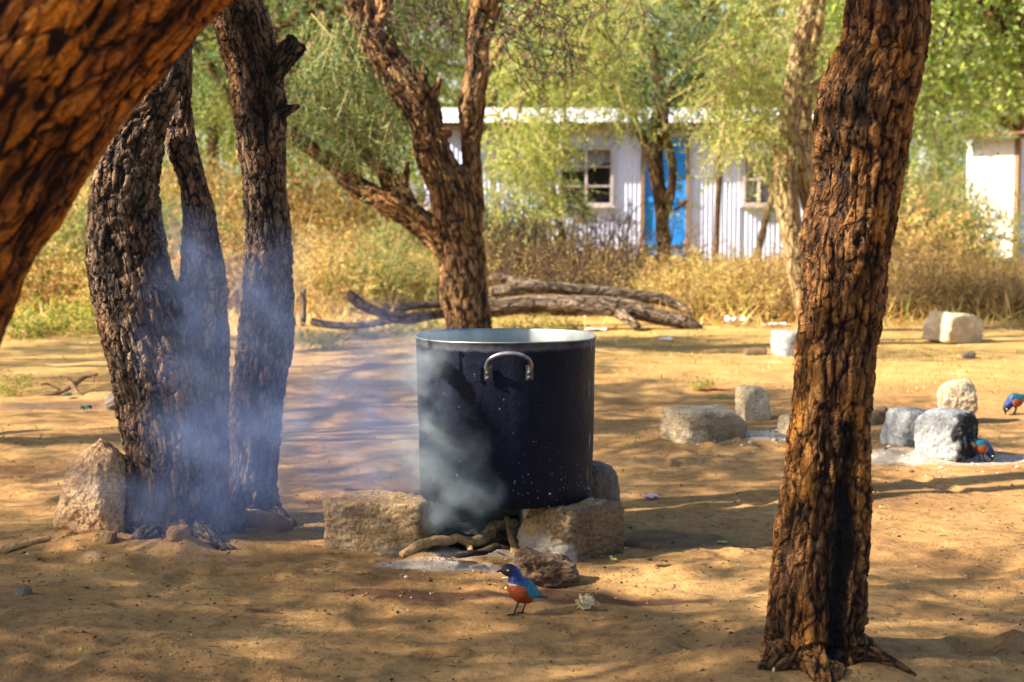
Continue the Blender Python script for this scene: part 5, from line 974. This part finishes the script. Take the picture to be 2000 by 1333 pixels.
    for (hx, hz_, kx, kz, fx), sd in zip(legs, (-1, 1)):
        mb = MB(); mb.tube(np.array([(hx * flip, sd * 7, hz_), (kx * flip, sd * 7, kz), (fx * flip, sd * 7, 1.2)]) * u, np.array([3.4, 1.9, 1.5]) * u, 8)
        for ta in (-.5, 0, .5): mb.tube(np.array([(fx * flip, sd * 7, 1.6), ((fx - 7 * math.cos(ta)) * flip, sd * 7 + 7 * math.sin(ta), 1.6), ((fx - 13 * math.cos(ta)) * flip, sd * 7 + 12 * math.sin(ta), .7)]) * u, np.array([1.4, 1.2, .6]) * u, 6)
        mb.tube(np.array([(fx * flip, sd * 7, 1.5), ((fx + 9) * flip, sd * 7, .8)]) * u, np.array([1.3, .6]) * u, 6); obj('leg', mb.mesh('leg', [BEAK]), root)
    return tag(root, label, 'bird', 'starlings on the ground')
fp = gset(1011, 1196)
starling('starling standing upright before the fire, facing the smoke side', fp, 1 / 767, [(-33, 86, 2.5), (-29, 87, 8), (-23, 88, 11.5), (-16, 87.5, 13), (-9, 84, 13), (-5, 77, 13.5), (-3, 68, 18), (0, 59, 22.5), (6, 51, 25), (14, 45, 24.5), (23, 40, 20), (32, 37, 14), (40, 35, 9), (47, 33, 6)],
         ((-4, 64), (46, 37), 14, 16.5), ((30, 41), (60, 33), 7), [(2, 32, 0, 22, -8), (14, 30, 15, 20, 9)], (-19, 89.5, 10.8), ((-30, 87, 3.6), (-44, 86.5)))
fp = gset(1922, 907); pk = [(-24, 8, 2.5), (-23, 14, 8), (-21, 20, 11.5), (-18, 26, 13), (-13, 33, 14), (-8, 38, 17), (-2, 42, 21), (6, 45, 23), (15, 48, 21), (24, 52, 16), (32, 56, 10), (40, 59, 6)]
starling('starling with bowed head pecking beside the ash-grey block', fp, 1 / 740, pk, ((-10, 47), (34, 62), 13, 15.5), ((26, 58), (54, 68), 6.5), [(4, 28, 6, 18, -2), (10, 28, 14, 18, 8)], (-22, 18, 11), ((-24, 10, 3.6), (-22, -2)), flip=-1)
fp = gset(1978, 812)
starling('starling pecking far off at the picture edge', fp, 1 / 640, pk, ((-10, 47), (34, 62), 13, 15.5), ((26, 58), (54, 64), 6.5), [(4, 28, 6, 18, -2), (10, 28, 14, 18, 8)], (-22, 18, 11), ((-24, 10, 3.6), (-22, -2)), flip=1)

# ------------------------------------------------------------------ small litter that can be told apart
PAPER = nmat('white_plastic', [(.3, (.62, .62, .68)), (.7, (.80, .80, .84))], 8, rough=.5, bmp=.2); REDC = nmat('red_cloth', [(.3, (.26, .02, .012)), (.7, (.42, .07, .025))], 10, rough=.9, bmp=.3)
FLUFF = nmat('cream_husk', [(.3, (.50, .40, .22)), (.7, (.72, .62, .40))], 40, rough=.9, bmp=.4); PINK = nmat('pink_wrapper', [(.3, (.45, .30, .34)), (.7, (.62, .48, .52))], 30, rough=.6, bmp=.2)
LEAFY = leaf_mat('fallen_leaf', [(0, (.42, .34, .06)), (1, (.55, .48, .10))], .3); GBAG = nmat('green_plastic', [(.3, (.004, .035, .025)), (.7, (.010, .08, .055))], 20, rough=.5, bmp=.3)
def scrap(name, px, py, w, d, h, m, seed, label, cat, rz=0, n=12):
    p = gset(px, py); rg = np.random.default_rng(seed); g_ = np.linspace(-1, 1, n); u_, w_ = np.meshgrid(g_, g_); q = np.stack([u_.ravel(), w_.ravel(), 0 * u_.ravel()], 1)
    z = .5 + .5 * fbm(q * 1.7 + seed, 3, seed); v = np.stack([q[:, 0] * w / 2 * (1 + .25 * vnoise(q * 2 + 9, seed)), q[:, 1] * d / 2 * (1 + .25 * vnoise(q * 2 + 5, seed + 1)), z * h + .003], 1)
    i = np.arange(n * n).reshape(n, n); f = np.stack([i[:-1, :-1].ravel(), i[:-1, 1:].ravel(), i[1:, 1:].ravel(), i[1:, :-1].ravel()], 1); k = len(v)
    v = np.vstack([v, v - np.array([0, 0, .0015])]); f = np.vstack([f, f[:, ::-1] + k]); return tag(obj(name, new_mesh(name, v, f, [m]), None, p, rz), label, cat)
scrap('plastic_scrap', 1432, 640, .16, .10, .10, PAPER, 1, 'crumpled white plastic scrap beside the tawny bushes', 'litter', .4)
scrap('plastic_scrap', 1300, 668, .10, .1, .03, PAPER, 2, 'small white plastic scrap on the sand beyond the pot', 'litter')
scrap('plastic_scrap', 1515, 640, .2, .1, .04, PAPER, 3, 'flat white plastic sheet by the stone behind the scorched trunk', 'litter')
scrap('plastic_dish', 1163, 646, .15, .15, .03, PAPER, 4, 'pale flat plastic dish lying just over the pot rim', 'litter')
scrap('cloth_strip', 1395, 765, .20, .05, .012, REDC, 5, 'strip of red cloth on the ground behind the far hearth', 'cloth')
scrap('wrapper', 1271, 972, .05, .05, .016, PINK, 6, 'pinkish wrapper lying right of the pot', 'litter')
scrap('fallen_leaf', 1198, 1098, .018, .02, .012, LEAFY, 7, 'yellow leaf against the rough shaded block', 'leaf', n=6); scrap('fallen_leaf', 1411, 1063, .03, .02, .008, LEAFY, 8, 'yellow leaf on the dark ground right of the pot', 'leaf', n=6); scrap('fallen_leaf', 1722, 1000, .018, .02, .01, LEAFY, 9, 'green-yellow leaf right of the scorched trunk', 'leaf', n=6)
scrap('plastic_bag', 132, 782, .04, .06, .04, GBAG, 10, 'dark green plastic scrap under the dead branch', 'litter'); scrap('plastic_bag', 168, 812, .045, .06, .04, GBAG, 11, 'green plastic scrap beside the dark stone', 'litter')
p = gset(1143, 1188); fo = Foliage(401); rg = fo.rg; d9, f9 = CS[26]; root = empty('seed_husk', p)
obj('husk', new_mesh('husk', (d9 * (1 + .18 * fbm(d9 * 3, 3, 4))[:, None]) * np.array([.017, .015, .018]) + np.array([0, 0, .017]), f9, [FLUFF]), root)
D = unit(rg.normal(size=(220, 3))); D[:, 2] = np.abs(D[:, 2]) * .9 - .2; D = unit(D); fo.leaves(D * .012 + np.array([0, 0, .017]), unit(D + rg.normal(size=D.shape) * .35), rg.uniform(.008, .02, 220), np.full(220, .0035)); obj('bristles', fo.mesh('bristles', FLUFF, TWIG), root)
tag(root, 'bristly cream-coloured husk lying right of the standing starling', 'husk')

# ------------------------------------------------------------------ countless litter on the soil
def crumbs(name, label, n, m, smin, smax, seed, yr=(3.4, 11), flat=.6, where=None):
    rg = np.random.default_rng(seed); Y = yr[0] * (yr[1] / yr[0]) ** rg.random(n * 3); x = rg.uniform(-.34, .34, n * 3) * Y
    k = fbm(np.stack([x, Y, 0 * x], 1) * 1.3, 3, seed) + rg.normal(size=n * 3) * .25 > .1
    if where is not None: k &= where(x, Y, rg)
    x, Y = x[k][:n], Y[k][:n]; s = smin * (smax / smin) ** (rg.random(len(x)) ** 2.2)
    b = np.array([[1, 0, 0], [0, 1, 0], [-1, 0, 0], [0, -1, 0], [0, 0, 1], [0, 0, -1.]]); q = b[None] * (s[:, None, None] * rg.uniform(.55, 1.3, (len(x), 6, 1))) * np.array([1, 1, flat]); an = rg.uniform(0, 6.28, len(x)); ca, sa = np.cos(an)[:, None], np.sin(an)[:, None]
    q = np.stack([q[..., 0] * ca - q[..., 1] * sa, q[..., 0] * sa + q[..., 1] * ca, q[..., 2]], -1) + np.stack([x, Y, gz(x, Y) + s * .25], 1)[:, None]
    f = np.array([[0, 1, 4], [1, 2, 4], [2, 3, 4], [3, 0, 4], [1, 0, 5], [2, 1, 5], [3, 2, 5], [0, 3, 5]]); ff = (f[None] + (np.arange(len(x)) * 6)[:, None, None]).reshape(-1, 3)
    tag(obj(name, new_mesh(name, q.reshape(-1, 3), ff, [m], None, False)), label, None, None, 'stuff')
crumbs('gravel', 'fine earth crumbs and grit strewn over the clearing', 13000, nmat('grit', [(.3, (.12, .075, .045)), (.6, (.30, .19, .09)), (.8, (.50, .40, .28))], 6, bmp=0), .0012, .0065, 411)
def near_fire(x, Y, rg): return np.minimum.reduce([np.hypot((x - c[0]) / sx, (Y - c[1]) / sy) for c, sx, sy in ((FIRE, .5, .5), (HEARTH2, .5, .4), (HEARTH3, .6, .4), (gp(260, 1105), .35, .12))]) < 1
crumbs('ash_crumbs', 'white ash crumbs and bits of bark around the fires', 2600, nmat('ash', [(.3, (.40, .38, .36)), (.7, (.70, .69, .66))], 20, bmp=0), .002, .013, 413, (3.9, 9), .6, near_fire)
crumbs('charcoal_crumbs', 'charcoal crumbs scattered over the clearing', 900, nmat('charcoal', [(.3, (.010, .009, .010)), (.7, (.04, .035, .033))], 20, bmp=0), .0015, .007, 415, (3.6, 9), .7)
crumbs('bark_crumbs', 'brown bark chips and burnt bits round the fires', 700, nmat('bark_bits', [(.3, (.02, .014, .01)), (.7, (.16, .09, .045))], 20, bmp=0), .004, .018, 416, (3.9, 9), .45, near_fire)
crumbs('white_ash', 'heap of white ash between the stones of the far hearth', 1500, nmat('ash_white', [(.3, (.62, .60, .56)), (.7, (.80, .79, .76))], 20, bmp=0), .004, .018, 417, (6, 9), .7, lambda x, Y, rg: np.minimum(np.hypot((x - gp(1495, 860)[0]) / .11, (Y - gp(1495, 860)[1]) / .16), np.hypot((x - gp(1745, 897)[0]) / .16, (Y - gp(1745, 897)[1]) / .18)) < 1)
fo = Foliage(421); rg = fo.rg; n = 900; Y = 3.4 * (3.2) ** rg.random(n); x = rg.uniform(-.34, .34, n) * Y; A_ = np.stack([x, Y, gz(x, Y) + .002], 1); D = rg.normal(size=(n, 3)) * np.array([1, 1, .12]); fo.twigs(A_, A_ + unit(D) * rg.uniform(.008, .035, (n, 1)) + np.array([0, 0, .003]), .0011, .0007)
n = 2600; Y = 3.4 * (3.2) ** rg.random(n); x = rg.uniform(-.34, .34, n) * Y; fo.leaves(np.stack([x, Y, gz(x, Y) + .003], 1), unit(rg.normal(size=(n, 3)) * np.array([1, 1, .25])), rg.uniform(.006, .02, n), rg.uniform(.003, .009, n))
tag(obj('leaf_litter', fo.mesh('leaf_litter', leaf_mat('litter_leaf', [(0, (.05, .028, .014)), (.6, (.17, .10, .045)), (.9, (.42, .32, .14)), (1, (.22, .28, .05))], .2), TWIG_D)), 'dry leaf litter and fine twigs scattered over the sand', None, None, 'stuff')
# ------------------------------------------------------------------ smoke
def smoke(name, label, mn, mx, res, blobs, nscale, warp_amt, thr, col, dens, aniso=.2, ndet=5, seed=0.0):
    m = bpy.data.materials.new(name); m.use_nodes = True; nt = m.node_tree; nt.nodes.remove(nt.nodes['Principled BSDF'])
    pv = nt.nodes.new('ShaderNodeVolumePrincipled'); pv.inputs['Color'].default_value = (*col, 1); pv.inputs['Density'].default_value = dens; pv.inputs['Anisotropy'].default_value = aniso
    nt.links.new(pv.outputs[0], nt.nodes['Material Output'].inputs['Volume'])
    ng = bpy.data.node_groups.new(name, 'GeometryNodeTree'); ng.interface.new_socket('Geometry', in_out='INPUT', socket_type='NodeSocketGeometry'); ng.interface.new_socket('Geometry', in_out='OUTPUT', socket_type='NodeSocketGeometry')
    N = ng.nodes.new; L = ng.links.new; out = N('NodeGroupOutput'); N('NodeGroupInput'); pos = N('GeometryNodeInputPosition').outputs[0]
    def vm(op, a, b=None, s=None):
        n = N('ShaderNodeVectorMath'); n.operation = op
        for i, x in enumerate((a, b)):
            if x is None: continue
            if hasattr(x, 'node'): L(x, n.inputs[i])
            else: n.inputs[i].default_value = x
        if s is not None: n.inputs['Scale'].default_value = s
        return n.outputs['Value'] if op in ('LENGTH', 'DOT_PRODUCT') else n.outputs['Vector']
    def nz(p, sc, det, rough=.6, out_=0):
        n = N('ShaderNodeTexNoise'); n.inputs['Scale'].default_value = sc; n.inputs['Detail'].default_value = det; n.inputs['Roughness'].default_value = rough; L(p, n.inputs['Vector']); return n.outputs[out_]
    p0 = vm('ADD', pos, (seed, seed * 1.7, seed * .6))
    w = vm('SCALE', vm('SUBTRACT', nz(p0, nscale * .55, 3, .55, 1), (.5, .5, .5)), None, warp_amt); pw = vm('ADD', pos, w); pn = vm('ADD', p0, w)
    tot = None
    for c, r, a in blobs:                     # soft ellipsoids: centre, radii, strength
        q = vm('DIVIDE', vm('SUBTRACT', pw, tuple(float(k) for k in c)), tuple(r)); d = vm('LENGTH', q)
        mr = N('ShaderNodeMapRange'); mr.interpolation_type = 'SMOOTHSTEP'; mr.inputs[1].default_value = 1.0; mr.inputs[2].default_value = 0.0; mr.inputs[3].default_value = 0; mr.inputs[4].default_value = 1.0; L(d, mr.inputs[0]); sq = mth(ng, 'MULTIPLY', mth(ng, 'POWER', mr.outputs[0], 1.6), a)
        tot = sq if tot is None else mth(ng, 'ADD', tot, sq)
    n = nz(pn, nscale, ndet, .58); r = mth(ng, 'SUBTRACT', n, thr); r = mth(ng, 'MULTIPLY', r, 3.2); r = mth(ng, 'MAXIMUM', r, 0.0); r = mth(ng, 'MINIMUM', r, 1.6)
    d = mth(ng, 'MULTIPLY', tot, r); d = mth(ng, 'MAXIMUM', mth(ng, 'SUBTRACT', d, .004), 0.0)
    vc = N('GeometryNodeVolumeCube'); L(d, vc.inputs['Density']); vc.inputs['Min'].default_value = mn; vc.inputs['Max'].default_value = mx
    for k, x in zip('XYZ', res): vc.inputs['Resolution ' + k].default_value = x
    sm = N('GeometryNodeSetMaterial'); sm.inputs['Material'].default_value = m; L(vc.outputs[0], sm.inputs[0]); L(sm.outputs[0], out.inputs[0])
    mb = MB(); mb.box((np.array(mn) + np.array(mx)) / 2, np.array(mx) - np.array(mn)); o = obj(name, mb.mesh(name, [m])); md = o.modifiers.new('smoke', 'NODES'); md.node_group = ng
    return tag(o, label, None, None, 'stuff')
Q = lambda px, py, Y: at(px, py, Y)
smoke('fire_smoke', 'pale smoke curling up from the fire along the pot side', (-.62, 4.2, .02), (.14, 5.05, .86), (200, 130, 220),
      [(Q(900, 1015, 4.92), (.18, .16, .12), .9), (Q(872, 968, 4.68), (.19, .13, .14), 1.2), (Q(845, 912, 4.60), (.18, .13, .18), 1.0), (Q(828, 835, 4.58), (.14, .13, .20), .7), (Q(815, 750, 4.58), (.12, .13, .22), .36), (Q(822, 690, 4.58), (.14, .13, .16), .28), (Q(905, 880, 4.60), (.13, .10, .15), .14), (Q(940, 965, 4.6), (.12, .10, .10), .25), (Q(770, 900, 4.95), (.24, .2, .22), .35)],
      13.0, .22, .36, (.84, .94, .995), 11, .0, 7, 3.1)
smoke('drifting_smoke', 'thin blue smoke drifting from the fire across the three-stemmed tree', (-1.6, 4.1, .0), (-.15, 5.6, 1.35), (180, 95, 170),
      [(Q(770, 900, 5.2), (.50, .5, .36), .34), (Q(700, 760, 5.05), (.50, .5, .42), .30), (Q(590, 890, 4.9), (.50, .45, .42), .28), (Q(440, 900, 4.68), (.34, .32, .28), .45), (Q(350, 1010, 4.66), (.36, .32, .20), .36), (Q(400, 740, 4.68), (.28, .26, .36), .34), (Q(385, 560, 4.68), (.20, .24, .36), .26), (Q(530, 600, 4.75), (.19, .26, .36), .24), (Q(480, 860, 4.7), (.24, .24, .22), .25), (Q(200, 950, 4.7), (.30, .3, .14), .14)],
      7.5, .34, .30, (.42, .55, .99), 6.5, .1, 7, 7.7)
print('objects', len(bpy.data.objects), 'tris', sum(len(m.loops) - 2 * len(m.polygons) for m in bpy.data.meshes))
